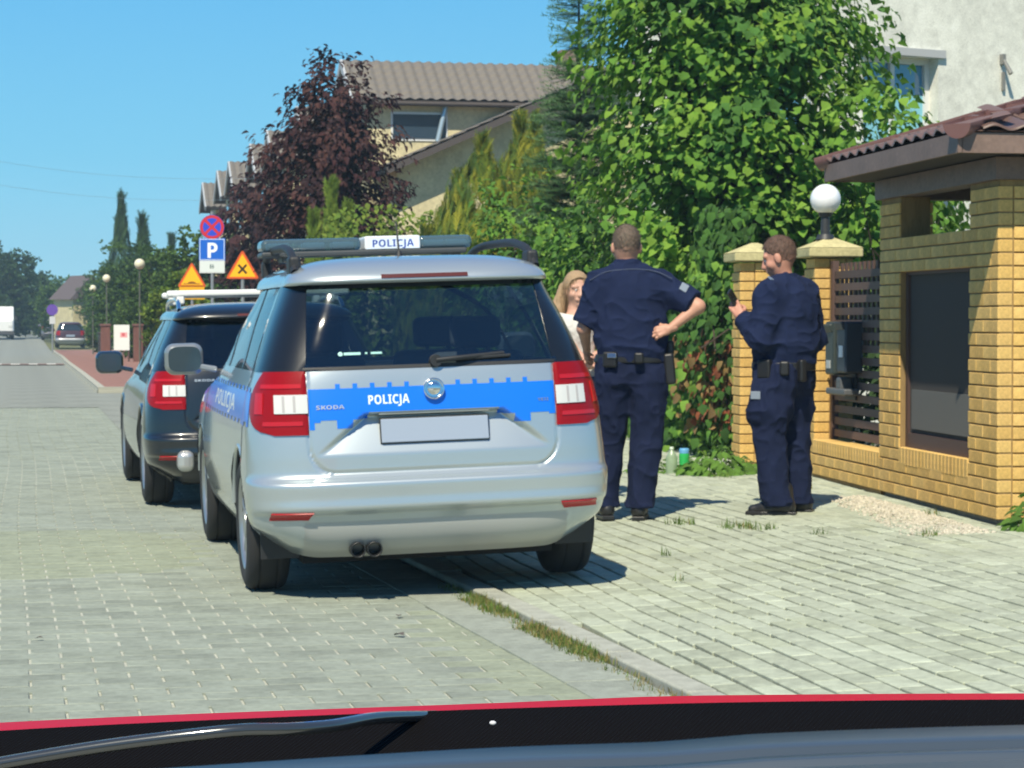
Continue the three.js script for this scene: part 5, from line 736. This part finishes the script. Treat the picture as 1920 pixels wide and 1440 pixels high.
const ellip = (x, y, z, c, r) => { const a = (x - c[0]) / r[0], b = (y - c[1]) / r[1], d = (z - c[2]) / r[2], k = Math.hypot(a, b, d), g = Math.hypot(a / r[0], b / r[1], d / r[2]); return k < 1e-6 ? -Math.min(...r) : k * (k - 1) / g; };
const wrinkle = (x, y, z, f, amp) => { const n = vnoise(x * f[0] + y * f[3], y * f[1], z * f[2]), m = vnoise(x * f[0] * 2.1 + 3, y * f[1] * 2.3 + y * 3, z * f[2] * 2 + 9); const r = (v) => 1 - Math.abs(2 * v - 1); return -(Math.pow(r(n), 3) * amp + Math.pow(r(m), 3) * amp * .45) + amp * .4; };
function headField(c, yaw, pitch, sc = 1) { // face looks along +z turned by yaw, then down by pitch
  const m = new THREE.Matrix4().compose(V(...c), new THREE.Quaternion().setFromEuler(new THREE.Euler(pitch, yaw, 0, 'YXZ')), V(sc, sc, sc)), inv = m.clone().invert(), e = inv.elements;
  const loc = (x, y, z) => [e[0] * x + e[4] * y + e[8] * z + e[12], e[1] * x + e[5] * y + e[9] * z + e[13], e[2] * x + e[6] * y + e[10] * z + e[14]];
  const feat = field([bone([0, .012, .094], [0, -.03, .112], .009, .014), bone([-.014, -.033, .1], [.014, -.033, .1], .011), bone([-.05, .03, .072], [.05, .03, .072], .013), bone([-.022, -.066, .088], [.022, -.066, .088], .011, .011), bone([-.05, -.03, .06], [-.05, -.035, .05], .022), bone([.05, -.03, .06], [.05, -.035, .05], .022), bone([0, -.1, .07], [0, -.1, .06], .022)], .02);
  const skull = (p) => ellip(...p, [0, .028, -.012], [.078, .1, .098]);
  const f = (x, y, z) => { const p = loc(x, y, z); if (Math.hypot(...p) > .26) return (Math.hypot(...p) - .16) * sc; let d = smin(skull(p), ellip(...p, [0, -.048, .018], [.062, .075, .072]), .05); d = smin(d, feat(...p), .02); for (const s of [-1, 1]) { d = smin(d, ellip(...p, [s * .083, -.008, -.004], [.012, .033, .021]), .012); d = Math.max(d, -ellip(...p, [s * .032, .006, .094], [.015, .009, .012])); } return d * sc; };
  const hair = (front, nape, th) => (x, y, z) => { const p = loc(x, y, z); const n = [.82, -.57]; const edge = lerp(front, nape, clamp((.09 - p[2]) / .19, 0, 1)) - (n[0] * p[1] + n[1] * p[2]); const nz = (vnoise(x * 130, y * 60, z * 130) - .5) * .006; return Math.max(skull(p) - th + nz - .004 * sstep(.0, .09, p[1]), edge, -ellip(...p, [Math.sign(p[0] || 1) * .083, -.01, .0], [.014, .036, .024])) * sc; };
  return { f, hair, m, loc, skull };
}
function faceBits(H, sc = 1) { // eyes, brows, lips as separate small pieces on the head
  const put = (g) => g.applyMatrix4(H.m); return { eyes: [-1, 1].map((s) => put(sph(.0105, s * .032, .005, .0795, 1, 1, 1, 14))), iris: [-1, 1].map((s) => put(sph(.0062, s * .032, .005, .0872, 1, 1, .5, 10))), brows: [-1, 1].map((s) => put(rod([s * .016, .028, .0905], [s * .048, .03, .078], .004, .003, 6))), lips: [put(sph(.02, 0, -.064, .094, 1.05, .3, .4, 14))] };
}
function handBones(w, dir, nrm, side, curl, sc = 1) { // w wrist, dir along the hand, nrm out of the back of the hand; fingers bend away from nrm
  const D = V(...dir).normalize(), N = V(...nrm); N.addScaledVector(D, -N.dot(D)).normalize(); const S = D.clone().cross(N).multiplyScalar(side), W = V(...w), P = (a, b, c) => W.clone().addScaledVector(D, a * sc).addScaledVector(S, b * sc).addScaledVector(N, c * sc).toArray(), out = [];
  out.push(bone(P(-.03, 0, 0), P(.01, 0, 0), .026 * sc, .026 * sc), bone(P(.02, .018, 0), P(.075, .026, 0), .019 * sc, .015 * sc), bone(P(.02, 0, 0), P(.082, .004, 0), .019 * sc, .015 * sc), bone(P(.02, -.016, 0), P(.075, -.022, 0), .018 * sc, .014 * sc));
  [[.030, .076, .034, .022, .019], [.010, .084, .039, .025, .02], [-.010, .08, .036, .023, .019], [-.029, .07, .028, .018, .017]].forEach(([s, a, l1, l2, l3], i) => { let p = [a, s, 0], th = curl * .35; for (const [l, r0, r1, add] of [[l1, .0095, .0088, curl * .9], [l2, .0088, .008, curl * .8], [l3, .008, .007, 0]]) { const q = [p[0] + Math.cos(th) * l, p[1] * 1.02, p[2] - Math.sin(th) * l]; out.push(bone(P(...p), P(...q), r0 * sc, r1 * sc, { k: .006 })); p = q; th += add; } });
  out.push(bone(P(.02, .022, -.006), P(.045, .048, -.02), .014 * sc, .011 * sc, { k: .015 }), bone(P(.045, .048, -.02), P(.068, .056 - .012 * curl, -.03 - .01 * curl), .0105 * sc, .0095 * sc, { k: .006 }), bone(P(.068, .056 - .012 * curl, -.03 - .01 * curl), P(.088, .052 - .02 * curl, -.036 - .014 * curl), .0095 * sc, .008 * sc, { k: .006 }));
  return out;
}
function bounds(bones, pad) { const lo = [9, 9, 9], hi = [-9, -9, -9]; for (const b of bones) for (const p of [b.a, b.b]) for (let k = 0; k < 3; k++) { const r = Math.max(b.ra, b.rb) + pad; lo[k] = Math.min(lo[k], p[k] - r); hi[k] = Math.max(hi[k], p[k] + r); } return [lo, hi]; }
const skinMat = phys(.52, .27, .185, .55, { sheen: .2, bumpMap: rep(bumpMap, 6), bumpScale: .0006 });
const weave = tex(256, 256, (u, v) => { const g = .86 + .14 * fbm(u, v, 8, 60, 4) + ((u * 256 + v * 256 | 0) % 2 ? .03 : -.03); return [g, g, g]; });
const navy = phys(.012, .020, .060, .9, { specularIntensity: .3, sheen: .04, sheenRoughness: .6, sheenColor: new THREE.Color(.25, .3, .5), map: rep(weave, 1.5) }), navy2 = phys(.011, .017, .050, .9, { specularIntensity: .3, sheen: .04, sheenRoughness: .6, sheenColor: new THREE.Color(.25, .3, .5), map: rep(weave, 1.5) });
const leather = std(.012, .012, .013, .45), boot = std(.016, .016, .017, .4), patchMat = std(.20, .24, .30, .7);
function person(o) {
  const g = thing('person', o.label, 'person', o.pos, o.turn, null), J = o.J;
  const H = headField(J.head, o.yaw, o.pitch, o.headScale ?? 1.03);
  // skin: trunk and limbs coarse, head and hands fine, all in one mesh
  const limb = [bone(J.pelvis, J.chest, .11, .12, { sz: .7 }), bone(J.chest, J.neck, .1, .058), bone(J.neck, [J.head[0], J.head[1] - .05, J.head[2]].map((v, i) => i === 0 ? lerp(J.neck[0], v, .8) : v), .056, .053)];
  for (const s of ['L', 'R']) limb.push(bone(J.chest, J['sh' + s], .08, .05), bone(J['sh' + s], J['el' + s], .05, .041), bone(J['el' + s], J['wr' + s], .043, .027), bone(J.pelvis, J['hip' + s], .08, .08), bone(J['hip' + s], J['kn' + s], .07, .05), bone(J['kn' + s], J['an' + s], .05, .035));
  const lf = field(limb, .03), fine = []; const [lo, hi] = bounds(limb, .03);
  const nk = (x, y, z) => smin(H.f(x, y, z), Math.max(lf(x, y, z), J.neck[1] - .04 - y), .02);
  fine.push(nets(lf, lo, hi, .014)); fine.push(nets(nk, J.head.map((v, i) => v - [.15, .23, .17][i]), J.head.map((v, i) => v + [.15, .17, .17][i]), .0055));
  for (const s of ['L', 'R']) if (o['hand' + s]) { const hb = handBones(J['wr' + s], ...o['hand' + s]), hf = field(hb, .012), [a, b] = bounds(hb, .008); fine.push(nets(hf, a, b, .0042)); }
  obj('body', fine, o.skin ?? skinMat, g);
  // clothes
  for (const c of o.clothes) { const f0 = field(c.bones, c.k ?? .04), f = (x, y, z) => { let d = f0(x, y, z); if (d < .05 && c.wr) d += wrinkle(x, y, z, c.wr[0], c.wr[1]); if (c.cut) d = Math.max(d, c.cut(x, y, z)); return d; }, [a, b] = bounds(c.bones, .03); const m = obj(c.name, nets(f, a, b, c.cell ?? .011), c.mat, g); if (c.label) m.userData.label = c.label; c.mesh = m; c.f = f; }
  if (o.hair) { const hf = o.hair(H), hg = nets(hf, J.head.map((v, i) => v - (o.hairBox?.[i] ?? [.13, .15, .14][i])), J.head.map((v) => v + .17), .0045);
    if (o.fade) { const p = hg.attributes.position, c = new Float32Array(p.count * 3); for (let i = 0; i < p.count; i++) { const q = H.loc(p.getX(i), p.getY(i), p.getZ(i)), d = o.fade(q), n = vnoise(p.getX(i) * 260, p.getY(i) * 110, p.getZ(i) * 260), t = clamp(d + (n - .5) * .7, 0, 1); for (let k = 0; k < 3; k++) c[i * 3 + k] = lerp(o.fadeSkin[k], o.fadeHair[k] * (.75 + .5 * n), t); } hg.setAttribute('color', new THREE.BufferAttribute(c, 3)); }
    obj('hair', hg, o.hairMat, g);
    const r = rng(o.seed ?? 5), p = hg.attributes.position, nn = hg.attributes.normal, L = [], long = o.longHair, sg = geoOf([-.5, 0, 0, .5, 0, 0, 0, 1, 0, 0, 0, .5], [0, 1, 2, 1, 3, 2, 3, 0, 2]);
    for (let i = 0; i < (long ? 2600 : 2400); i++) { const k = r() * p.count | 0, P = V().fromBufferAttribute(p, k), N = V().fromBufferAttribute(nn, k), q = H.loc(P.x, P.y, P.z), d = long ? 1 : o.fade(q); if (r() > d * 1.1) continue; const dir = long ? V(-N.z * (r() - .5) * .3 + (r() - .5) * .2, -1, (r() - .5) * .2).addScaledVector(N, .12) : N.clone().multiplyScalar(.8).add(V((r() - .5) * .8, -.5 + (r() - .5) * .5, (r() - .5) * .8)); dir.normalize(); const len = long ? .07 + r() * .08 : (.005 + r() * .006) * (.6 + d), w = long ? .0035 : .0016, Q = new THREE.Quaternion().setFromUnitVectors(V(0, 1, 0), dir), t = .6 + r() * .8; L.push({ m: new THREE.Matrix4().compose(P, Q, V(w, len, w)), c: shade(long ? [.37, .25, .14] : o.fadeHair, t) }); }
    scatter(g, 'hair_strands', sg, std(1, 1, 1, .7), L, 'stuff'); }
  const fb = faceBits(H); many('eye', fb.eyes, std(.7, .68, .65, .2), g); many('iris', fb.iris, std(.05, .05, .06, .2), g); many('eyebrow', fb.brows, std(.12, .075, .05, .9), g); obj('lips', fb.lips, std(.4, .16, .13, .5), g);
  return { g, H };
}
function shoe(heel, toe, r = .044) { const d = V(...toe).sub(V(...heel)), L = d.length(), yaw = Math.atan2(d.x, d.z); const up = [bone([0, .05, 0], [0, .042, L * .55], r, r * .95), bone([0, .042, L * .5], [0, .032, L - .04], r * .98, r * .74), bone([0, .07, .01], [0, .17, .02], r * 1.0, r * 1.05)]; const f0 = field(up, .03), f = (x, y, z) => Math.max(f0(x, y, z), .012 - y); const [a, b] = bounds(up, .02); const m = M4(heel[0], heel[1], heel[2], 0, yaw, 0); const sole = extrude([[-.034, -.045], [.034, -.045], [.046, .08], [.05, L - .1], [.03, L + .0], [-.03, L + .0], [-.05, L - .1], [-.046, .08]], .018, .004).rotateX(Math.PI / 2).translate(0, .02, 0); return [nets(f, a, b, .008).applyMatrix4(m), sole.applyMatrix4(m)]; }
const faceCam = (px) => -(.2129 + Math.atan((px - 960) / 4300));
{ // officer with his back to us, right hand on the hip
  const [x, z] = at((1183 - 960) / 4300 * 14.6, 14.6), J = { pelvis: [0, .97, 0], chest: [-.005, 1.40, -.02], neck: [-.015, 1.58, -.005], head: [-.03, 1.735, -.035], shL: [-.215, 1.50, -.01], shR: [.2, 1.51, -.01], elL: [-.30, 1.215, -.03], elR: [.425, 1.355, .07], wrL: [-.285, 1.08, -.20], wrR: [.245, 1.215, .11], hipL: [-.105, .93, 0], hipR: [.095, .93, 0], knL: [-.125, .50, -.05], knR: [.085, .50, -.01], anL: [-.15, .1, -.05], anR: [.045, .1, .02] };
  const { g, H } = person({
    label: 'officer in navy uniform seen from behind, right hand on hip, beside the police car', pos: [x, paveY(x, z), z], turn: faceCam(1183), J, yaw: Math.PI + .12, pitch: .12, headScale: 1.06,
    handL: [[.02, -.5, -.85], [-.9, .2, 0], -1, .5], handR: [[-.8, -.25, .1], [.1, .35, 1], 1, 1.0],
    hair: (q) => q.hair(.03, -.03, .003), fade: (q) => sstep(-.055, .01, q[1]), fadeSkin: [.42, .235, .165], fadeHair: [.105, .08, .058], hairMat: std(1, 1, 1, .8, { vertexColors: true }),
    clothes: [
      { name: 'shirt', mat: navy, cell: .0095, k: .06, wr: [[6, 6, 6, 5], .015], cut: (px, y, pz) => 1.0 - y, bones: [bone([0, 1.0, 0], [0, 1.16, 0], .212, .206, { sz: .66 }), bone([0, 1.16, 0], [-.005, 1.40, -.01], .206, .218, { sz: .66 }), bone([-.16, 1.475, -.01], [.15, 1.485, -.01], .098, .098, { sz: .9 }), bone([-.09, 1.55, -.005], [.07, 1.555, -.005], .062, .062), bone([-.015, 1.53, -.005], [-.02, 1.645, -.016], .08, .072, { flat: 1, k: .02 }), bone([-.205, 1.49, -.01], [-.285, 1.25, -.03], .092, .083, { flat: 1 }), bone([.19, 1.495, -.01], [.385, 1.375, .055], .09, .08, { flat: 1 })] },
      { name: 'trousers', mat: navy2, cell: .0105, k: .05, wr: [[9, 5.5, 9, 2], .016], cut: (px, y) => Math.max(y - 1.035, .075 - y), bones: [bone([-.06, .98, 0], [.05, .98, 0], .172, .172, { sz: .74 }), bone([-.112, .88, .01], [-.128, .72, -.01], .124, .108, { k: .03 }), bone([.108, .88, .01], [.112, .72, 0], .126, .112, { k: .03 }), bone([-.128, .72, -.01], [-.138, .48, -.04], .108, .09, { k: .02 }), bone([.112, .72, 0], [.102, .48, 0], .112, .097, { k: .02 }), bone([-.138, .48, -.04], [-.155, .08, -.04], .084, .076, { k: .015 }), bone([.102, .48, 0], [.06, .08, .02], .097, .09, { k: .015 })] },
      { name: 'belt', mat: leather, cell: .009, k: .03, cut: (px, y) => Math.abs(y - 1.025) - .028, bones: [bone([-.06, .95, 0], [-.02, 1.1, 0], .185, .185, { sz: .74 }), bone([.05, .95, 0], [.02, 1.1, 0], .185, .185, { sz: .74 })] },
    ],
  });
  many('boot', [shoe([.05, 0, .06], [.075, 0, -.2]), shoe([-.15, 0, .0], [-.19, 0, -.25])], boot, g);
  obj('holster', [rb(.07, .2, .1, .02, .245, .96, .02, 0, 0, .1), rb(.05, .1, .07, .02, .25, 1.09, .0)], leather, g); many('pouch', [rb(.09, .1, .05, .015, -.13, 1.02, .145, 0, -.3), rb(.06, .07, .05, .015, .05, 1.03, .165)], leather, g);
  obj('buckle', rb(.06, .03, .012, .004, -.12, 1.045, .178, 0, -.3), M.chrome, g); obj('arm_badge', rb(.05, .06, .008, .003, .335, 1.475, .10, -.5, .35, -.6), patchMat, g);
  obj('yoke_seam', tube([[-.26, 1.52, .075], [-.17, 1.57, .082], [-.05, 1.588, .086], [.06, 1.59, .085], [.17, 1.572, .085], [.26, 1.53, .09]], .004, 30, 6), std(.045, .06, .105, .8), g);
}
{ // officer turned to the left, looking at something in his raised hand
  const [x, z] = at((1465 - 960) / 4300 * 14.6, 14.6), J = { pelvis: [.02, .92, 0], chest: [.045, 1.28, 0], neck: [.035, 1.465, -.01], head: [-.015, 1.635, -.02], shL: [-.085, 1.405, .13], shR: [.15, 1.40, -.13], elL: [-.13, 1.125, .19], elR: [.22, 1.13, -.12], wrL: [-.255, 1.255, .02], wrR: [.03, 1.12, -.31], hipL: [-.03, .89, .08], hipR: [.075, .89, -.08], knL: [-.075, .50, .10], knR: [.09, .49, -.10], anL: [-.02, .1, .10], anR: [.12, .1, -.10] };
  const { g } = person({
    label: 'officer in navy uniform turned left with a raised hand, in front of the gate', pos: [x, paveY(x, z), z], turn: faceCam(1465), J, yaw: -1.75, pitch: .32, headScale: 1.03,
    handL: [[-.45, .75, -.4], [-.2, .25, .9], 1, .55], handR: [[-.8, .2, -.4], [.3, .9, .2], -1, .7], skin: phys(.50, .24, .17, .55, { bumpMap: rep(bumpMap, 6), bumpScale: .0006 }),
    hair: (q) => q.hair(.03, -.03, .006), fade: (q) => sstep(-.07, .01, q[1]), fadeSkin: [.42, .21, .15], fadeHair: [.085, .05, .036], hairMat: std(1, 1, 1, .8, { vertexColors: true }),
    clothes: [
      { name: 'jacket', mat: navy, cell: .0095, k: .06, wr: [[7, 6, 7, 5], .017], cut: (px, y) => .955 - y, bones: [bone([.0, .95, .0], [.0, 1.06, 0], .178, .186, { sz: .92 }), bone([.055, .96, .0], [.055, 1.1, 0], .16, .17, { sz: .92 }), bone([.02, 1.1, 0], [.04, 1.30, 0], .188, .19, { sz: .95 }), bone([-.05, 1.385, .10], [.115, 1.385, -.10], .1, .1), bone([.0, 1.43, .05], [.075, 1.435, -.05], .082, .082), bone([.035, 1.43, -.01], [.022, 1.525, -.015], .085, .076, { flat: 1, k: .02 }), bone([-.08, 1.395, .13], [-.13, 1.125, .19], .094, .08), bone([-.13, 1.125, .19], [-.235, 1.235, .05], .078, .06, { flat: 1, k: .03 }), bone([.145, 1.39, -.13], [.21, 1.13, -.12], .094, .08), bone([.21, 1.13, -.12], [.06, 1.12, -.28], .075, .058, { flat: 1, k: .03 })] },
      { name: 'trousers', mat: navy2, cell: .0105, k: .05, wr: [[9, 5.5, 9, 3], .018], cut: (px, y) => Math.max(y - .965, .06 - y), bones: [bone([.0, .90, .03], [.04, .90, -.03], .17, .17, { sz: .95 }), bone([-.035, .86, .085], [-.06, .68, .1], .128, .118), bone([.075, .86, -.07], [.085, .68, -.09], .122, .112), bone([-.06, .68, .1], [-.075, .49, .1], .118, .1), bone([.085, .68, -.09], [.09, .48, -.1], .112, .096), bone([-.075, .49, .1], [-.02, .07, .1], .1, .092, { k: .02 }), bone([.09, .48, -.1], [.115, .07, -.1], .096, .088, { k: .02 }), bone([-.115, .80, .13], [-.135, .64, .13], .07, .078, { k: .03 })] },
      { name: 'belt', mat: leather, cell: .009, k: .03, cut: (px, y) => Math.abs(y - .945) - .027, bones: [bone([.0, .87, .0], [.0, 1.02, 0], .188, .188, { sz: .94 }), bone([.045, .87, .0], [.045, 1.02, 0], .175, .175, { sz: .94 })] },
    ],
  });
  many('boot', [shoe([.05, 0, .1], [-.215, 0, .06]), shoe([.16, 0, -.1], [-.1, 0, -.17])], boot, g);
  many('pouch', [rb(.09, .12, .06, .015, -.10, .93, .165, 0, -.5), rb(.06, .09, .06, .015, .02, .935, .2), rb(.05, .14, .05, .015, .13, .92, .17, 0, .6)], leather, g);
  obj('pocket_patch', rb(.065, .05, .008, .003, -.16, .765, .205, 0, -.35), patchMat, g); obj('shoulder_mark', rb(.07, .012, .05, .004, -.05, 1.492, .12, .4, .5, -.35), std(.14, .19, .27, .7), g);
  const ph = thing('phone', 'dark phone held up in the left hand of the officer by the gate', 'phone', [x, paveY(x, z), z], faceCam(1465)); obj('phone_body', rb(.014, .145, .07, .006, -.3, 1.365, -.02, .5, -.3, .35), std(.02, .02, .022, .25), ph); obj('screen', bx(.002, .13, .062, -.2925, 1.3675, -.02, .5, -.3, .35), phys(.01, .012, .015, .08), ph);
}
{ // fair-haired woman behind the car
  const [x, z] = at((1079 - 960) / 4300 * 15.9, 15.9), J = { pelvis: [0, .90, 0], chest: [0, 1.25, .01], neck: [.005, 1.40, .0], head: [.008, 1.545, .012], shL: [.165, 1.34, -.01], shR: [-.16, 1.34, .0], elL: [.205, 1.09, .03], elR: [-.03, 1.12, .13], wrL: [.10, 1.05, .2], wrR: [.10, 1.0, .21], hipL: [.085, .87, 0], hipR: [-.085, .87, 0], knL: [.09, .48, .02], knR: [-.09, .48, .02], anL: [.09, .1, 0], anR: [-.09, .1, 0] };
  const hm = std(.36, .245, .14, .7, { bumpMap: rep(bumpMap, 5), bumpScale: .003 });
  const { g } = person({
    label: 'woman with long fair hair facing the officer, half hidden behind the police car', pos: [x, paveY(x, z), z], turn: faceCam(1070), J, yaw: .35, pitch: .08, headScale: .97, skin: phys(.60, .34, .25, .55, { bumpMap: rep(bumpMap, 6), bumpScale: .0005 }),
    handL: [[-.2, .1, .9], [.3, .9, 0], 1, .6], handR: [[.5, .1, .7], [-.2, .9, 0], -1, .6],
    hair: (q) => { const strands = field([bone([-.085, 1.56, -.03], [-.135, 1.40, -.01], .035, .045), bone([-.135, 1.40, -.01], [-.15, 1.20, .04], .045, .03), bone([.09, 1.56, -.05], [.12, 1.36, -.05], .032, .04), bone([.12, 1.36, -.05], [.13, 1.22, -.03], .04, .025), bone([0, 1.55, -.07], [-.02, 1.25, -.1], .07, .06)], .03), hh = q.hair(.045, -.09, .016); return (a, b, c) => smin(hh(a, b, c), strands(a, b, c) - .004 + (vnoise(a * 90, b * 8, c * 90) - .5) * .012, .02); }, hairBox: [.22, .42, .22], hairMat: hm, longHair: true,
    clothes: [
      { name: 'top', mat: std(.7, .68, .64, .8, { map: rep(weave, 1.5) }), k: .04, wr: [[9, 10, 9, 3], .008], cut: (px, y) => Math.max(.86 - y, y - 1.36 - .05 * Math.abs(px) * 4), bones: [bone([0, .88, 0], [0, 1.06, 0], .16, .135, { sz: .72 }), bone([0, 1.06, 0], [0, 1.26, .015], .135, .155, { sz: .78 }), bone([-.12, 1.32, 0], [.12, 1.32, 0], .07, .07)] },
      { name: 'jeans', mat: std(.05, .075, .14, .85, { map: rep(weave, 1.5) }), k: .04, wr: [[9, 12, 9, 3], .008], cut: (px, y) => Math.max(y - .92, .08 - y), bones: [bone([-.05, .86, 0], [.05, .86, 0], .15, .15, { sz: .75 }), bone([.08, .82, 0], [.09, .48, .02], .105, .075), bone([-.08, .82, 0], [-.09, .48, .02], .105, .075), bone([.09, .48, .02], [.09, .08, 0], .075, .06), bone([-.09, .48, .02], [-.09, .08, 0], .075, .06)] },
    ],
  });
  g.scale.set(.955, .955, .955);
  many('shoe', [shoe([.09, 0, -.05], [.11, 0, .19], .038), shoe([-.09, 0, -.05], [-.1, 0, .19], .038)], std(.6, .6, .6, .6), g);
}
// ---------- bonnet edge, scuttle and dashboard of the car we look out of ----------
{
  const c = thing('red_car', 'front of a red car at the bottom edge with black scuttle and blue-grey dashboard', 'car', [0, 0, 0], -.2129);
  const red = phys(.46, .004, .02, .5, { specularIntensity: .25 });
  // local frame: x to the right, -z ahead, y up from the road
  const crest = curve([-.85, 1.04], [-.34, 1.082], [0, 1.0955], [.12, 1.1], [.34, 1.1015], [.85, 1.085]); 
  const prof = [[-.96, -.14], [-1.02, -.055], [-1.18, -.02], [-1.36, -.008], [-1.46, -.001], [-1.52, 0], [-1.58, -.012], [-1.7, -.045], [-1.95, -.12], [-2.25, -.22], [-2.45, -.34], [-2.52, -.5]];
  const pos = [], idx = [], NX = 40; prof.forEach(([z, dy]) => { for (let i = 0; i <= NX; i++) { const x = -.85 + 1.7 * i / NX; pos.push(x, crest(x) + dy - .05 * Math.max(0, Math.abs(x) - .55), z); } });
  for (let j = 0; j < prof.length - 1; j++) for (let i = 0; i < NX; i++) { const a = j * (NX + 1) + i; idx.push(a, a + 1, a + NX + 1, a + 1, a + NX + 2, a + NX + 1); }
  obj('bonnet', geoOf(pos, idx), red, c);
  const weaveT = tex(64, 64, (u, v) => { const a = ((u * 8 + v * 8) % 1 + 1) % 1, g = a < .5 ? 1 : .35; return [g, g, g]; }, false);
  const mesh = phys(.005, .0045, .005, .85, { specularIntensity: .15, bumpMap: weaveT, bumpScale: .0012 });
  const strip = (name, mat, zTop, yT, drop, back, mats) => { const p = [], ix = [], uv = [], N = 60, pr = [[-.02, -.10], [-.012, -.006], [0, 0], [.05, -.004 - drop * .5], [.1, -drop - .03], [.1, -.3]]; pr.forEach(([dz, dy], j) => { for (let i = 0; i <= N; i++) { const x = -.6 + 1.2 * i / N; p.push(x, yT(x) + dy, zTop + dz); uv.push(x * 55, j * 1.6); } }); for (let j = 0; j < pr.length - 1; j++) for (let i = 0; i < N; i++) { const a = j * (N + 1) + i; ix.push(a, a + N + 1, a + 1, a + 1, a + N + 1, a + N + 2); } return obj(name, geoOf(p, ix, uv), mat, c); };
  // top edge of the black scuttle, 1.05 m ahead
  const yS = curve([-.6, 1.13], [-.234, 1.1612], [-.088, 1.1682], [0, 1.1715], [.12, 1.1745], [.234, 1.1755], [.6, 1.170]);
  strip('scuttle', mesh, -1.05, yS, .02, 0);
  // wiper arm lying along it
  obj('wiper_arm', tube([[-.3, 1.149, -.95], [-.212, 1.1655, -.95], [-.168, 1.1728, -.95], [-.128, 1.1778, -.95], [-.112, 1.179, -.952], [-.095, 1.1782, -.958], [-.078, 1.1765, -.975], [-.06, 1.1738, -1.01], [-.035, 1.166, -1.06]], .0028, 60, 10), phys(.05, .055, .06, .18, { clearcoat: 1, clearcoatRoughness: .05, metalness: .4 }), c);
  obj('washer_nozzle', sph(.0011, -.0084, 1.1735, -1.0, 1.4, .9, 1, 12), std(.6, .6, .62, .5), c);
  // dashboard: far edge then a gently sloping top with two grooves
  const yD = curve([-.5, 1.165], [-.108, 1.1938], [0, 1.2004], [.06, 1.2026], [.075, 1.2044], [.179, 1.2081], [.5, 1.214]), p = [], ix = [], N = 60, pr = [[-.012, -.05], [0, 0], [.03, .0005], [.033, -.012], [.040, -.012], [.043, .0003], [.052, .0004], [.0545, -.010], [.061, -.010], [.064, .0004], [.12, .001], [.2, -.002]];
  pr.forEach(([dz, dy]) => { for (let i = 0; i <= N; i++) { const x = -.5 + i / N; p.push(x, yD(x) + dy, -.8 + dz); } }); for (let j = 0; j < pr.length - 1; j++) for (let i = 0; i < N; i++) { const a = j * (N + 1) + i; ix.push(a, a + N + 1, a + 1, a + 1, a + N + 1, a + N + 2); }
  obj('dashboard', geoOf(p, ix), phys(.046, .066, .095, .38, { bumpMap: rep(bumpMap, 8), bumpScale: .0003 }), c);
}
renderer.render(scene, camera);
